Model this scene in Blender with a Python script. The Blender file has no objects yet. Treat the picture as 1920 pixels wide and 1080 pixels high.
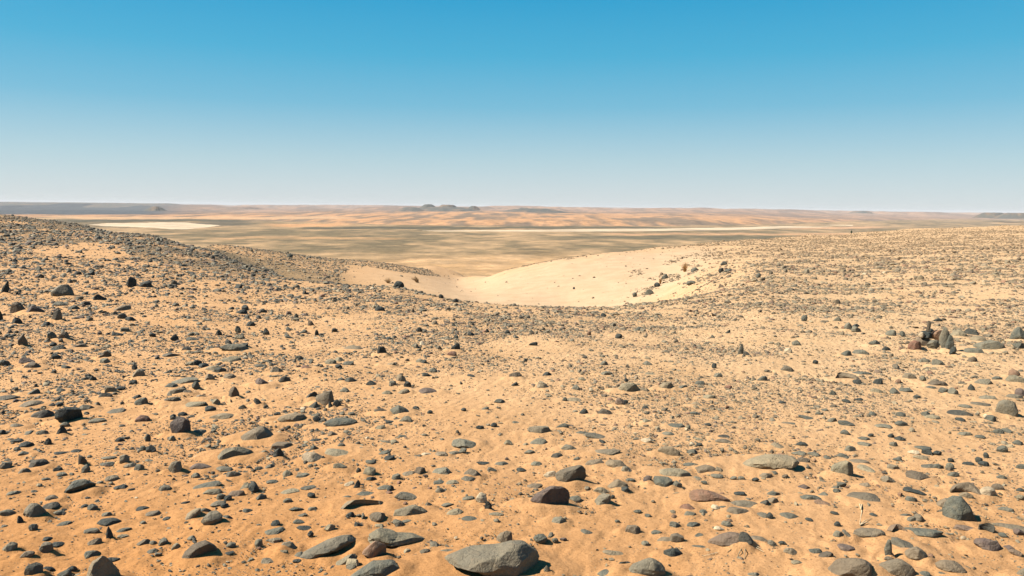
import bpy, math, random
import numpy as np
from mathutils import Matrix, Vector

scn = bpy.context.scene
COL = scn.collection
rng = np.random.default_rng(7)
random.seed(7)

# ------------------------------------------------------------------ camera
F = 1493.0                       # focal length in pixels of a 1920 px wide frame
EYE = 1.7
PITCH = math.atan(152.5 / F)
ROLL = math.radians(-0.63)
M = Matrix.Rotation(math.radians(90) - PITCH, 4, 'X') @ Matrix.Rotation(-ROLL, 4, 'Z')
cam_d = bpy.data.cameras.new('camera')
cam = bpy.data.objects.new('camera', cam_d)
COL.objects.link(cam)
cam_d.sensor_width = 36
cam_d.lens = 36 * F / 1920
cam_d.clip_start = 0.05
cam_d.clip_end = 200000
cam.matrix_world = Matrix.Translation((0, 0, EYE)) @ M
scn.camera = cam
R3 = np.array(M.to_3x3())


def ray(px, py):
    px = np.asarray(px, float); py = np.asarray(py, float)
    v = np.stack([(px - 960) / F, (540 - py) / F, -np.ones_like(px)], -1)
    return v @ R3.T


def project(x, y, z):
    p = np.stack([x, y, z - EYE], -1) @ R3
    d = np.maximum(-p[..., 2], 1e-3)
    return 960 + F * p[..., 0] / d, 540 - F * p[..., 1] / d, -p[..., 2]


# ------------------------------------------------------------------ noise
def _hash(i, j, s):
    h = (i.astype(np.int64) * 374761393 + j.astype(np.int64) * 668265263 + s * 974634777) & 0xffffffff
    h = ((h ^ (h >> 13)) * 1274126177) & 0xffffffff
    return ((h ^ (h >> 16)) & 0xffff) / 65535.0


def vnoise(x, y, s=0):
    i = np.floor(x); j = np.floor(y)
    u = x - i; v = y - j
    u = u * u * (3 - 2 * u); v = v * v * (3 - 2 * v)
    a = _hash(i, j, s); b = _hash(i + 1, j, s); c = _hash(i, j + 1, s); d = _hash(i + 1, j + 1, s)
    return (a * (1 - u) + b * u) * (1 - v) + (c * (1 - u) + d * u) * v


def fbm(x, y, s=0, o=4, g=0.5):
    t = 0; a = 1; n = 0
    for k in range(o):
        t = t + a * vnoise(x * 2 ** k + 13.7 * k, y * 2 ** k - 7.1 * k, s + k); n += a; a *= g
    return t / n


def smooth(a, b, x):
    t = np.clip((x - a) / (b - a), 0, 1)
    return t * t * (3 - 2 * t)


# ------------------------------------------------------------------ near terrain profile
# azimuth column (named by the pixel column it crosses the horizon at) : (distance, seen height in px | None, z)
TAB = {
    0: [(20, None, -.05), (45, None, .1), (75, 399), (110, None, -3), (200, None, -20), (600, None, -104)],
    150: [(20, None, -.1), (45, None, 0), (70, 417), (105, None, -4), (200, None, -22), (600, None, -104)],
    300: [(20, None, -.15), (38, None, -.12), (54, 440), (80, None, -4), (200, None, -25), (600, None, -104)],
    400: [(20, None, -.2), (42, 466), (55, None, -2.3), (80, 453), (110, None, -6), (200, None, -26), (600, None, -104)],
    500: [(20, None, -.25), (33, 506), (45, None, -2.7), (60, 498), (82, 466), (110, None, -6), (200, None, -26), (600, None, -104)],
    600: [(16, None, -.2), (25, 524), (35, None, -2.3), (52, 520), (65, 501), (85, 480), (115, None, -8), (200, None, -26), (600, None, -104)],
    740: [(15, None, -.22), (22, 532), (35, None, -2.7), (52, 533), (70, 510), (88, 492), (110, None, -8), (200, None, -26), (600, None, -104)],
    800: [(15, None, -.25), (21, 547), (35, None, -3.0), (50, 542), (70, 522), (88, 506), (100, 503), (125, 494), (160, None, -14), (250, None, -30), (600, None, -104)],
    860: [(15, None, -.25), (20, 561), (33, None, -3.3), (48, 556), (75, 534), (100, 519), (125, 505), (160, None, -15), (250, None, -32), (600, None, -104)],
    900: [(15, None, -.28), (20, 567), (33, None, -3.5), (48, 562), (60, 541), (75, 524), (90, 513), (110, None, -9), (160, None, -18), (250, None, -32), (600, None, -104)],
    950: [(15, None, -.3), (20, 571), (33, None, -3.7), (46, 567), (56, 535), (70, 501), (85, None, -6), (120, None, -12), (220, None, -30), (600, None, -104)],
    1060: [(15, None, -.3), (20, 576), (33, None, -4.0), (45, 570), (55, 521), (68, 479), (80, None, -4.2), (110, None, -9), (200, None, -26), (600, None, -104)],
    1150: [(15, None, -.3), (20, 575), (30, None, -3.4), (42, 570), (54, 515), (70, 468), (85, None, -4), (110, None, -9), (200, None, -26), (600, None, -104)],
    1240: [(15, None, -.28), (21, 564), (30, None, -2.5), (40, 558), (54, 508), (78, 458), (98, None, -4), (140, None, -12), (220, None, -28), (600, None, -104)],
    1330: [(15, None, -.25), (25, 543), (34, 531), (50, 495), (95, 451), (120, None, -5), (200, None, -20), (600, None, -104)],
    1400: [(15, None, -.22), (20, None, -.35), (30, 521), (50, 486), (110, 446), (150, None, -7), (220, None, -22), (600, None, -104)],
    1450: [(20, None, -.3), (35, None, -.75), (60, None, -1.45), (135, 442.5), (185, None, -9), (270, None, -26), (600, None, -104)],
    1500: [(20, None, -.3), (40, None, -.9), (70, None, -1.6), (160, 440), (220, None, -10), (330, None, -34), (600, None, -104)],
    1600: [(20, None, -.3), (40, None, -.9), (100, None, -2.0), (285, 434), (350, None, -14), (600, None, -60), (900, None, -108)],
    1750: [(20, None, -.2), (40, None, -.6), (100, None, -1.4), (260, 429), (330, None, -12), (600, None, -60), (900, None, -108)],
    1920: [(20, None, -.1), (40, None, -.4), (100, None, -1.0), (240, 424), (310, None, -10), (600, None, -60), (900, None, -108)],
}


def az_of(px):
    d = ray(px, 387 + (px - 960) * 0.011)
    return math.atan2(d[0], d[1])


LR = np.linspace(math.log(1.5), math.log(900), 420)
cols_az, cols_z = [], []
for px, lst in TAB.items():
    rs, zs = [1.5, 8], [0, 0]
    for e in lst:
        rs.append(e[0])
        if e[1] is None:
            zs.append(e[2])
        else:
            d = ray(px, e[1])
            zs.append(EYE + e[0] * d[2] / math.hypot(d[0], d[1]))
    rs.append(1000); zs.append(-112)
    cols_az.append(az_of(px)); cols_z.append(np.interp(np.exp(LR), rs, zs))
cols_az = np.array(cols_az); cols_z = np.array(cols_z)
AZ = np.radians(np.linspace(-180, 180, 1441))
GZ = np.empty((len(AZ), len(LR)))
for k in range(len(LR)):
    GZ[:, k] = np.interp(AZ, cols_az, cols_z[:, k])


def blur(a, n, ax):
    ker = np.hanning(n + 2)[1:-1]; ker /= ker.sum()
    pad = [(0, 0), (0, 0)]; pad[ax] = (n // 2, n // 2)
    b = np.pad(a, pad, mode='edge')
    return np.apply_along_axis(lambda v: np.convolve(v, ker, 'valid'), ax, b)


GZ = blur(blur(GZ, 13, 1), 9, 0)
back = np.clip((np.abs(np.degrees(AZ)) - 60) / 60, 0, 1)[:, None]
GZ = GZ * (1 - back) + GZ.mean(0)[None] * back


def terrain(x, y):
    r = np.hypot(x, y); az = np.arctan2(x, y)
    fi = np.clip((np.degrees(az) + 180) / 360 * 1440, 0, 1439.999)
    fj = np.clip((np.log(np.maximum(r, 1.51)) - LR[0]) / (LR[-1] - LR[0]) * (len(LR) - 1), 0, len(LR) - 1.001)
    i = fi.astype(int); j = fj.astype(int); u = fi - i; v = fj - j
    z = (GZ[i, j] * (1 - u) + GZ[i + 1, j] * u) * (1 - v) + (GZ[i, j + 1] * (1 - u) + GZ[i + 1, j + 1] * u) * v
    n = (fbm(x * .35, y * .35, 3, 4) - .5) * .16 * smooth(2, 14, r)
    n = n + (fbm(x * 1.6, y * 1.6, 9, 3) - .5) * .055
    n = n + (fbm(x * .06, y * .06, 5, 3) - .5) * 1.4 * smooth(60, 260, r)
    n = n + np.sin((x * .55 + y * .9 + fbm(x * .9, y * .9, 21, 3) * 2.6) * 13) * .003 * smooth(.45, .7, fbm(x * .4, y * .4, 23, 2)) * smooth(9, 5, r)
    return z + n


def place(px, py, r0=2.6, r1=700):
    """where the line of sight through a pixel meets the near ground"""
    d = ray(px, py); h = np.hypot(d[..., 0], d[..., 1])
    dx, dy, dz = d[..., 0] / h, d[..., 1] / h, d[..., 2] / h
    rr = np.exp(np.linspace(math.log(r0), math.log(r1), 2500))
    X = dx[..., None] * rr; Y = dy[..., None] * rr; Z = EYE + dz[..., None] * rr
    under = terrain(X, Y) > Z
    k = np.where(under.any(-1), under.argmax(-1), len(rr) - 1)
    r = rr[k]
    x = dx * r; y = dy * r
    return x, y, terrain(x, y)


# ------------------------------------------------------------------ helpers for colour regions
def in_poly(px, py, poly):
    inside = np.zeros(np.shape(px), bool); n = len(poly)
    for a in range(n):
        x1, y1 = poly[a]; x2, y2 = poly[(a + 1) % n]
        if y1 == y2: continue
        c = ((y1 > py) != (y2 > py)) & (px < (x2 - x1) * (py - y1) / (y2 - y1) + x1)
        inside ^= c
    return inside


def mesh_obj(name, verts, faces, mat=None, smooth_=True, attrs=None, parent=None):
    me = bpy.data.meshes.new(name)
    verts = np.asarray(verts, np.float32); faces = np.asarray(faces, np.int32)
    n = faces.shape[1]
    me.vertices.add(len(verts)); me.vertices.foreach_set('co', verts.ravel())
    me.loops.add(faces.size); me.loops.foreach_set('vertex_index', faces.ravel())
    me.polygons.add(len(faces))
    me.polygons.foreach_set('loop_start', np.arange(0, faces.size, n, dtype=np.int32))
    me.polygons.foreach_set('loop_total', np.full(len(faces), n, np.int32))
    me.polygons.foreach_set('use_smooth', np.full(len(faces), smooth_, bool))
    for k, v in (attrs or {}).items():
        if v.ndim == 2:
            at = me.attributes.new(k, 'FLOAT_COLOR', 'POINT')
            at.data.foreach_set('color', np.concatenate([v, np.ones((len(v), 1))], 1).astype(np.float32).ravel())
        else:
            at = me.attributes.new(k, 'FLOAT', 'POINT'); at.data.foreach_set('value', v.astype(np.float32))
    me.update(calc_edges=True)
    me.validate()
    o = bpy.data.objects.new(name, me)
    COL.objects.link(o)
    if mat: me.materials.append(mat)
    if parent: o.parent = parent
    return o


def polar_grid(az, rr, zf):
    A, Rr = np.meshgrid(az, rr, indexing='ij')
    x = np.sin(A) * Rr; y = np.cos(A) * Rr; z = zf(x, y)
    na, nr = A.shape
    idx = np.arange(na * nr).reshape(na, nr)
    nxt = np.roll(idx, -1, 0)
    f = np.stack([idx[:, :-1], idx[:, 1:], nxt[:, 1:], nxt[:, :-1]], -1).reshape(-1, 4)
    return np.stack([x, y, z], -1).reshape(-1, 3), f


az_fine = np.radians(np.concatenate([np.arange(-180, -48, 2.0), np.arange(-48, -36, .25), np.arange(-36, 36, 0.1), np.arange(36, 48, .25), np.arange(48, 180, 2.0)]))

# ------------------------------------------------------------------ materials
def new_mat(name):
    m = bpy.data.materials.new(name); m.use_nodes = True
    nt = m.node_tree; nt.nodes.clear()
    out = nt.nodes.new('ShaderNodeOutputMaterial')
    b = nt.nodes.new('ShaderNodeBsdfPrincipled')
    nt.links.new(b.outputs[0], out.inputs[0])
    b.inputs['Roughness'].default_value = .9
    b.inputs['Specular IOR Level'].default_value = .2
    return m, nt, b


def N(nt, t, **k):
    n = nt.nodes.new(t)
    for a, v in k.items(): setattr(n, a, v)
    return n


def noise(nt, scale, detail=4, rough=.55, src=None, dist=0):
    n = N(nt, 'ShaderNodeTexNoise'); n.inputs['Scale'].default_value = scale
    n.inputs['Detail'].default_value = detail; n.inputs['Roughness'].default_value = rough
    n.inputs['Distortion'].default_value = dist
    if src is not None: nt.links.new(src, n.inputs['Vector'])
    return n.outputs['Fac']


def ramp(nt, fac, pts):
    r = N(nt, 'ShaderNodeValToRGB'); nt.links.new(fac, r.inputs[0]); e = r.color_ramp.elements
    while len(e) < len(pts): e.new(.5)
    for q, (p, c) in zip(e, pts):
        q.position = p; q.color = (*c, 1) if len(c) == 3 else c
    return r.outputs[0]


def mix(nt, mode, fac, a, b):
    m = N(nt, 'ShaderNodeMix', data_type='RGBA', blend_type=mode)
    for s, v in ((m.inputs[0], fac), (m.inputs[6], a), (m.inputs[7], b)):
        if hasattr(v, 'links'): nt.links.new(v, s)
        elif isinstance(v, (int, float)): s.default_value = v
        else: s.default_value = (*v, 1)
    return m.outputs[2]


def bump(nt, h, strength, dist, b, prev=None):
    n = N(nt, 'ShaderNodeBump'); n.inputs['Strength'].default_value = strength; n.inputs['Distance'].default_value = dist
    nt.links.new(h, n.inputs['Height'])
    if prev is not None: nt.links.new(prev, n.inputs['Normal'])
    nt.links.new(n.outputs[0], b.inputs['Normal'])
    return n.outputs[0]


def sand_material():
    m, nt, b = new_mat('sand')
    pos = N(nt, 'ShaderNodeNewGeometry').outputs['Position']
    att = N(nt, 'ShaderNodeAttribute', attribute_name='tint').outputs['Color']
    big = ramp(nt, noise(nt, .9, 5, .6, pos), [(.3, (.9, .86, .80)), (.7, (1.07, 1.06, 1.05))])
    mid = ramp(nt, noise(nt, 11, 4, .65, pos), [(.3, (.9, .88, .85)), (.7, (1.06, 1.06, 1.06))])
    grit = ramp(nt, noise(nt, 95, 3, .8, pos), [(.34, (.5, .45, .38)), (.45, (.95, .94, .93)), (.55, (1.02, 1.02, 1.02)), (.68, (1.2, 1.18, 1.15))])
    g_amt = N(nt, 'ShaderNodeAttribute', attribute_name='grit').outputs['Fac']
    c = mix(nt, 'MULTIPLY', 1.0, att, big)
    c = mix(nt, 'MULTIPLY', 1.0, c, mid)
    c = mix(nt, 'MULTIPLY', g_amt, c, grit)
    nt.links.new(c, b.inputs['Base Color'])
    w = N(nt, 'ShaderNodeTexWave', wave_type='BANDS', bands_direction='DIAGONAL')
    mp = N(nt, 'ShaderNodeMapping'); mp.inputs['Rotation'].default_value = (0, 0, math.radians(63))
    nt.links.new(pos, mp.inputs[0]); nt.links.new(mp.outputs[0], w.inputs[0])
    w.inputs['Scale'].default_value = 4.2; w.inputs['Distortion'].default_value = 9; w.inputs['Detail'].default_value = 3
    w.inputs['Detail Scale'].default_value = 1.2
    p = bump(nt, w.outputs['Fac'], .3, .012, b)
    p = bump(nt, noise(nt, 14, 5, .65, pos), .5, .02, b, p)
    bump(nt, noise(nt, 120, 3, .7, pos), .5, .004, b, p)
    b.inputs['Roughness'].default_value = .95
    b.inputs['Specular IOR Level'].default_value = .1
    return m


def plain_material():
    m, nt, b = new_mat('desert_plain')
    pos = N(nt, 'ShaderNodeNewGeometry').outputs['Position']
    att = N(nt, 'ShaderNodeAttribute', attribute_name='tint').outputs['Color']
    a = mix(nt, 'MULTIPLY', 1.0, ramp(nt, noise(nt, .010, 6, .75, pos), [(.32, (.62, .64, .66)), (.68, (1.4, 1.32, 1.22))]), ramp(nt, noise(nt, .05, 4, .8, pos), [(.35, (.75, .76, .78)), (.65, (1.2, 1.17, 1.12))]))
    c = mix(nt, 'MULTIPLY', 1.0, mix(nt, 'MULTIPLY', 1.0, att, a), (.53, .51, .50))
    nt.links.new(c, b.inputs['Base Color'])
    bump(nt, noise(nt, .02, 5, .6, pos), .4, 6, b)
    b.inputs['Roughness'].default_value = 1; b.inputs['Specular IOR Level'].default_value = 0
    return m


STONE_C = {  # base colour, accent
    'k': ((.032, .040, .036), (.085, .085, .066)),
    'm': ((.088, .094, .076), (.19, .172, .12)),
    'g': ((.155, .15, .112), (.255, .22, .148)),
    'n': ((.23, .20, .13), (.33, .265, .165)),
    'e': ((.27, .125, .075), (.20, .135, .09)),
    'p': ((.12, .085, .072), (.19, .14, .10)),
    'w': ((.50, .40, .26), (.58, .49, .35)),
}
STONE_C = {k: tuple(tuple(q * .56 for q in c) for c in v) for k, v in STONE_C.items()}
STONE_W = {'k': 'blackish', 'm': 'dark grey', 'g': 'mid-grey', 'n': 'tan-grey', 'e': 'reddish', 'p': 'purple-brown', 'w': 'pale cream'}


def stone_material(name, c0, c1, use_attr=False):
    m, nt, b = new_mat(name)
    tc = N(nt, 'ShaderNodeTexCoord').outputs['Object']
    geo = N(nt, 'ShaderNodeNewGeometry')
    pos = geo.outputs['Position']
    if use_attr:
        base = N(nt, 'ShaderNodeAttribute', attribute_name='tint').outputs['Color']
        v = ramp(nt, noise(nt, 30, 3, .6, pos), [(.3, (.75, .75, .75)), (.7, (1.25, 1.2, 1.12))])
        c = mix(nt, 'MULTIPLY', 1.0, base, v)
    else:
        oi = N(nt, 'ShaderNodeObjectInfo').outputs['Random']
        c = mix(nt, 'MIX', ramp(nt, noise(nt, 9, 5, .65, tc, .6), [(.38, (0, 0, 0)), (.66, (1, 1, 1))]), c0, c1)
        c = mix(nt, 'MULTIPLY', .8, c, ramp(nt, noise(nt, 60, 4, .7, tc), [(.3, (.6, .6, .6)), (.5, (1, 1, 1)), (.75, (1.35, 1.3, 1.2))]))
        c = mix(nt, 'MULTIPLY', 1.0, c, ramp(nt, oi, [(0, (.78, .8, .8)), (1, (1.2, 1.17, 1.12))]))
        dm = N(nt, 'ShaderNodeMath', operation='MULTIPLY'); nt.links.new(oi, dm.inputs[0]); dm.inputs[1].default_value = 7.13
        fr_ = N(nt, 'ShaderNodeMath', operation='FRACT'); nt.links.new(dm.outputs[0], fr_.inputs[0])
        c = mix(nt, 'MIX', ramp(nt, fr_.outputs[0], [(.2, (0, 0, 0)), (1, (.55, .55, .55))]), c, (.165, .11, .062))
        # thin dust of sand lodged in the pits
        pits = ramp(nt, noise(nt, 22, 6, .75, tc, .3), [(.56, (0, 0, 0)), (.74, (.45, .45, .45))])
        c = mix(nt, 'MIX', pits, c, (.18, .108, .054))
    nt.links.new(c, b.inputs['Base Color'])
    vo = N(nt, 'ShaderNodeTexVoronoi', feature='DISTANCE_TO_EDGE'); vo.inputs['Scale'].default_value = 13; nt.links.new(mix(nt, 'ADD', .12, pos, noise(nt, 9, 3, .6, pos)), vo.inputs['Vector'])
    cr = ramp(nt, vo.outputs['Distance'], [(0, (0, 0, 0)), (.05, (1, 1, 1))])
    p = bump(nt, noise(nt, 16, 6, .7, pos), .7, .025, b)
    p = bump(nt, cr, .35, .006, b, p)
    bump(nt, noise(nt, 85, 4, .7, pos), .6, .007, b, p)
    b.inputs['Roughness'].default_value = .75
    b.inputs['Specular IOR Level'].default_value = .3
    return m


MAT_SAND = sand_material()
MAT_PLAIN = plain_material()
MAT_STONE = {k: stone_material('stone_' + STONE_W[k].replace(' ', '_').replace('-', '_'), *v) for k, v in STONE_C.items()}
MAT_SCATTER = stone_material('small_stones', None, None, True)

# ------------------------------------------------------------------ ground
BOWL = [(700, 505), (760, 512), (820, 520), (862, 525), (900, 516), (950, 507), (1010, 495), (1060, 486), (1130, 478),
        (1200, 474), (1300, 464), (1340, 467), (1350, 480), (1320, 505), (1290, 530), (1250, 555),
        (1200, 570), (1150, 588), (1090, 592), (1000, 588), (930, 582), (860, 572), (800, 558), (740, 541), (690, 528), (660, 512)]


def sand_tint(px, py, x, y):
    """real colour of the sand: ochre close by and to the left, cream on the drift and to the right"""
    near = np.array([.262, .132, .050]); midc = np.array([.335, .202, .101]); right = np.array([.338, .230, .132]); cream = np.array([.325, .236, .152])
    t = smooth(1080, 620, py)[..., None]
    s = smooth(300, 1700, px + (1080 - py) * .25)[..., None]
    c = near * (1 - t) + (midc * (1 - s) + right * s) * t
    c = c * (1 - .35 * s * (1 - t)) + (.35 * s * (1 - t)) * right
    b = 0
    jx = (fbm(x * .3, y * .3, 31, 3) - .5) * 50; jy = (fbm(x * .5, y * .5, 33, 3) - .5) * 14
    for ox, oy in [(0, 0), (30, 0), (-30, 0), (0, 7), (0, -7), (18, 4), (-18, 4), (18, -4), (-18, -4), (55, 0), (-55, 0)]:
        b = b + in_poly(px + jx + ox, py + jy + oy, BOWL) / 11.
    b = (b * smooth(20.5, 24, np.hypot(x, y)))[..., None]
    kx = smooth(690, 960, px)[..., None]
    k = b * (.25 + .7 * kx)
    return c * (1 - k) + cream * k


# ------------------------------------------------------------------ far plain
H0 = -100.0


def px_of_dir(x, y):
    a = np.arctan2(x, y)
    return 960 + F * np.tan(np.clip(a, -1.2, 1.2)) / math.cos(PITCH)


def eye_y(px):
    return 387.5 + (px - 960) * .011


def r_at(px, py, z=H0):
    d = ray(px, py)
    t = (z - EYE) / d[..., 2]
    return t * np.hypot(d[..., 0], d[..., 1])


# scarp: foot line in pixels
sc_px = np.array([-400, 0, 300, 560, 700, 850, 1000, 1250, 1400, 1560, 1700, 1920, 2400])
sc_foot = np.array([407, 408, 409, 416, 420.5, 423.5, 424, 424, 422, 418, 414, 412, 412])
sc_h = np.array([8, 8, 10, 22, 34, 44, 50, 52, 48, 34, 20, 20, 20.])
sc_r = np.array([r_at(float(a), float(b)) for a, b in zip(sc_px, sc_foot)])


def plain_z(x, y):
    r = np.hypot(x, y); p = px_of_dir(x, y)
    rb = np.interp(p, sc_px, sc_r); h = np.interp(p, sc_px, sc_h)
    gul = fbm(x / 260, y / 700, 40, 4)
    rb = rb * (1 + .10 * (gul - .5) + .05 * np.sin(p / 37.) * (fbm(p / 90, p * 0, 44, 2) - .3))
    z = H0 + h * (.45 * smooth(rb, rb * 1.1, r) + .55 * smooth(rb * 1.12, rb * 1.7, r))
    z = z + (fbm(x / 300, y / 300, 50, 4) - .5) * 9 * smooth(4600, 6500, r)
    z = z + (fbm(x / 900, y / 900, 55, 4) - .4) * 34 * smooth(4500, 9000, r) * (fbm(x / 2500, y / 4000, 58, 2) > .0)
    z = z + 58 * smooth(9500, 13000, r) * (1 - smooth(26000, 32000, r)) * smooth(.50, .66, fbm(x / 1500, y / 3600, 61, 4)) * (.7 + .5 * fbm(x / 400, y / 700, 63, 3))
    z = z - 14 * smooth(12000, 50000, r)
    return np.where(r < 1200, H0 - .4, z)


rr2 = np.concatenate([np.exp(np.linspace(math.log(150), math.log(1100), 30)), np.exp(np.linspace(math.log(1150), math.log(42000), 740))])
V, Fc = polar_grid(az_fine, rr2, plain_z)
px, py, dp = project(V[:, 0], V[:, 1], V[:, 2])
px = np.where(dp > 1, np.clip(px, -300, 2200), 0); py = np.where(dp > 1, py, 420)
x, y = V[:, 0], V[:, 1]
r = np.hypot(x, y)
dark = np.array([.185, .158, .102]); brown = np.array([.44, .30, .165]); tan = np.array([.58, .41, .24]); orange = np.array([.57, .335, .175])
grey = np.array([.235, .18, .13])
st = fbm(x / 420, y / 900, 60, 5)
st2 = fbm(x / 90, y / 160, 66, 4)
st3 = fbm(x / 38, y / 60, 67, 3)
t = smooth(.38, .66, st * .4 + st2 * .35 + st3 * .25)[:, None]
near_c = brown * (1 - t) + tan * t
far_c = dark * (1 - t * .75) + tan * t * .75
k = smooth(463, 496, py + (fbm(x / 300, y / 300, 68, 3) - .5) * 30)[:, None]
c = far_c * (1 - k) + near_c * k
# scarp colours: orange faces, grey tops
rb = np.interp(px_of_dir(x, y), sc_px, sc_r)
on = smooth(.985, 1.01, r / rb)[:, None]
gl = fbm(x / 70, y / 480, 70, 4)
gl2 = fbm(x / 500, y / 700, 74, 4)
o = smooth(.40, .60, gl * .55 + gl2 * .45)[:, None]
sc_c = grey * (1 - o) + orange * o
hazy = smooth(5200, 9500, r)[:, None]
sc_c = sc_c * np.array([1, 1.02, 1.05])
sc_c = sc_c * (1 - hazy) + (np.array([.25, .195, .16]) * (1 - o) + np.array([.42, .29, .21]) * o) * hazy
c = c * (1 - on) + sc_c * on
# far left table: dark
lm = (smooth(420, 250, px) * smooth(6500, 7200, r))[:, None]
c = c * (1 - lm) + np.array([.09, .11, .13]) * lm
# tan streaks
for (a, b, yc, hw, col, am) in [(95, 660, 408.5, 2.6, (.62, .42, .25), .85), (505, 660, 421, 3.2, (.70, .40, .2), .75), (110, 470, 413.5, 2.4, (.10, .10, .075), .9),
                                (345, 480, 420, 5, (.10, .10, .08), .8), (560, 1300, 427.3, 2.2, (.10, .10, .075), .85), (1130, 1640, 439, 2, (.68, .42, .24), .6),
                                (400, 640, 446, 2, (.62, .40, .22), .55), (560, 760, 447, 2.0, (.6, .38, .2), .5), (1480, 1660, 427.5, 2, (.70, .44, .27), .7), (1000, 1600, 446, 4, (.12, .12, .085), .6)]:
    tl = -.011 * (px - (a + b) / 2) * (1 if a < 1400 else -1)
    wob = (fbm(px / 60, px * 0 + yc, 81, 3) - .5) * 5
    m_ = smooth(a - 30, a + 40, px) * smooth(b + 30, b - 40, px) * smooth(hw * 1.3, hw * .5, np.abs(py - yc + wob + (tl if a > 1400 else 0)))
    m_ = (m_ * am)[:, None]
    c = c * (1 - m_) + np.array(col) * m_
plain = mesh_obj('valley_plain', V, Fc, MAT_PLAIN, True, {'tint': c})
plain['kind'] = 'structure'


# dry lakes, each a thin sheet lying on the plain
def flat_sheet(name, poly, lift, mat):
    pts = []
    n = len(poly)
    for a in range(n):
        (x1, y1), (x2, y2) = poly[a], poly[(a + 1) % n]
        for s in range(8):
            q = s / 8
            X = x1 + (x2 - x1) * q; Y = y1 + (y2 - y1) * q + (random.random() - .5) * .5
            rr_ = float(r_at(X, Y)); d = ray(X, Y); hh = math.hypot(d[0], d[1])
            pts.append((d[0] / hh * rr_, d[1] / hh * rr_))
    from mathutils.geometry import tessellate_polygon
    tris = tessellate_polygon([[Vector((p[0], p[1], 0)) for p in pts]])
    P = np.array(pts)
    z = plain_z(P[:, 0], P[:, 1]) * 0 + H0 + lift
    o = mesh_obj(name, np.column_stack([P, z]), np.array(tris), mat, False)
    return o


mp_, nt_, b_ = new_mat('playa_clay')
pos_ = N(nt_, 'ShaderNodeNewGeometry').outputs['Position']
nt_.links.new(ramp(nt_, noise(nt_, .005, 5, .7, pos_), [(.32, (.24, .175, .11)), (.45, (.33, .25, .16)), (.6, (.41, .315, .205))]), b_.inputs['Base Color'])
LAKES = [
    [(165, 421.5), (200, 419), (250, 418.5), (300, 417), (345, 417), (375, 420), (415, 422.5), (392, 426), (350, 430), (322, 430), (290, 427.5), (240, 425.5), (195, 424)],
    [(790, 432.6), (860, 432.2), (980, 431.2), (1100, 430), (1250, 428.6), (1400, 426.2), (1500, 423), (1598, 421.2), (1600, 423.5), (1520, 427), (1400, 430.6), (1280, 432.8), (1120, 434.2), (1000, 434.4), (900, 433.8), (820, 434)],
]
LAKES.append([(1690, 417), (1720, 415.3), (1760, 414.6), (1778, 416), (1770, 418.6), (1740, 420), (1700, 419)])
for qi, q in enumerate(LAKES):
    o = flat_sheet('dry_lake', q, .35 if qi < 2 else 2.0, mp_)
    o['kind'] = 'structure'
MAT_FAR_ROCK, ntf, bf = new_mat('far_rock')
posf = N(ntf, 'ShaderNodeNewGeometry').outputs['Position']
zf = N(ntf, 'ShaderNodeSeparateXYZ'); ntf.links.new(posf, zf.inputs[0])
ntf.links.new(mix(ntf, 'MIX', ramp(ntf, noise(ntf, .02, 5, .7, posf), [(.4, (0, 0, 0)), (.62, (1, 1, 1))]), (.10, .095, .085), (.34, .2, .12)), b_.inputs['Base Color']) if False else None
ntf.links.new(mix(ntf, 'MIX', ramp(ntf, noise(ntf, .012, 5, .7, posf), [(.48, (0, 0, 0)), (.66, (.8, .8, .8))]), (.055, .055, .046), (.17, .105, .06)), bf.inputs['Base Color'])
bump(ntf, noise(ntf, .03, 5, .6, posf), .6, 8, bf)


def mesa(px0, w, ytop, ybase, R, flat=.5, seed=0, skirt=1.7, depth=.8):
    """a hill standing on the plain: w wide (px) at its shoulder, top at ytop, foot at ybase"""
    d = ray(px0, ytop); h = math.hypot(d[0], d[1])
    cx, cy = d[0] / h * R, d[1] / h * R
    zt = EYE + d[2] / h * R
    d2 = ray(px0, ybase); zb = min(EYE + d2[2] / math.hypot(d2[0], d2[1]) * R, zt - 6)
    W = w / F * math.hypot(cx, cy) / math.cos(math.atan2(cx, cy)) * .5
    n1, n2 = 96, 34
    th = np.linspace(0, 2 * math.pi, n1, endpoint=False); q = np.linspace(0, 1, n2)
    T, Q = np.meshgrid(th, q, indexing='ij')
    wob = 1 + .35 * (fbm(np.cos(T) * 2.2 + seed, np.sin(T) * 2.2, seed + 90, 4) - .5)
    X = np.cos(T) * Q * W * skirt * wob; Y = np.sin(T) * Q * W * skirt * depth * wob
    prof = 1 - smooth(flat / skirt, 1, Q)
    gul = 1 + .28 * (fbm(np.cos(T) * 6 + seed, np.sin(T) * 6, seed + 95, 3) - .5) * smooth(.1, .6, Q)
    Z = (zb - 14) + (zt - zb + 14) * prof * gul + (fbm(X / W * 2.5 + seed, Y / W * 2.5, seed + 99, 3) - .5) * (zt - zb) * .22 * (1 - Q)
    az = math.atan2(cx, cy); ca, sa = math.cos(-az), math.sin(-az)
    P = np.stack([cx + X * ca - Y * sa, cy + X * sa + Y * ca, Z], -1).reshape(-1, 3)
    idx = np.arange(n1 * n2).reshape(n1, n2); nx = np.roll(idx, -1, 0)
    fc = np.stack([idx[:, :-1], idx[:, 1:], nx[:, 1:], nx[:, :-1]], -1).reshape(-1, 4)
    o = mesh_obj('mesa_hill', P, fc, MAT_FAR_ROCK, True)
    o['kind'] = 'structure'


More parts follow.
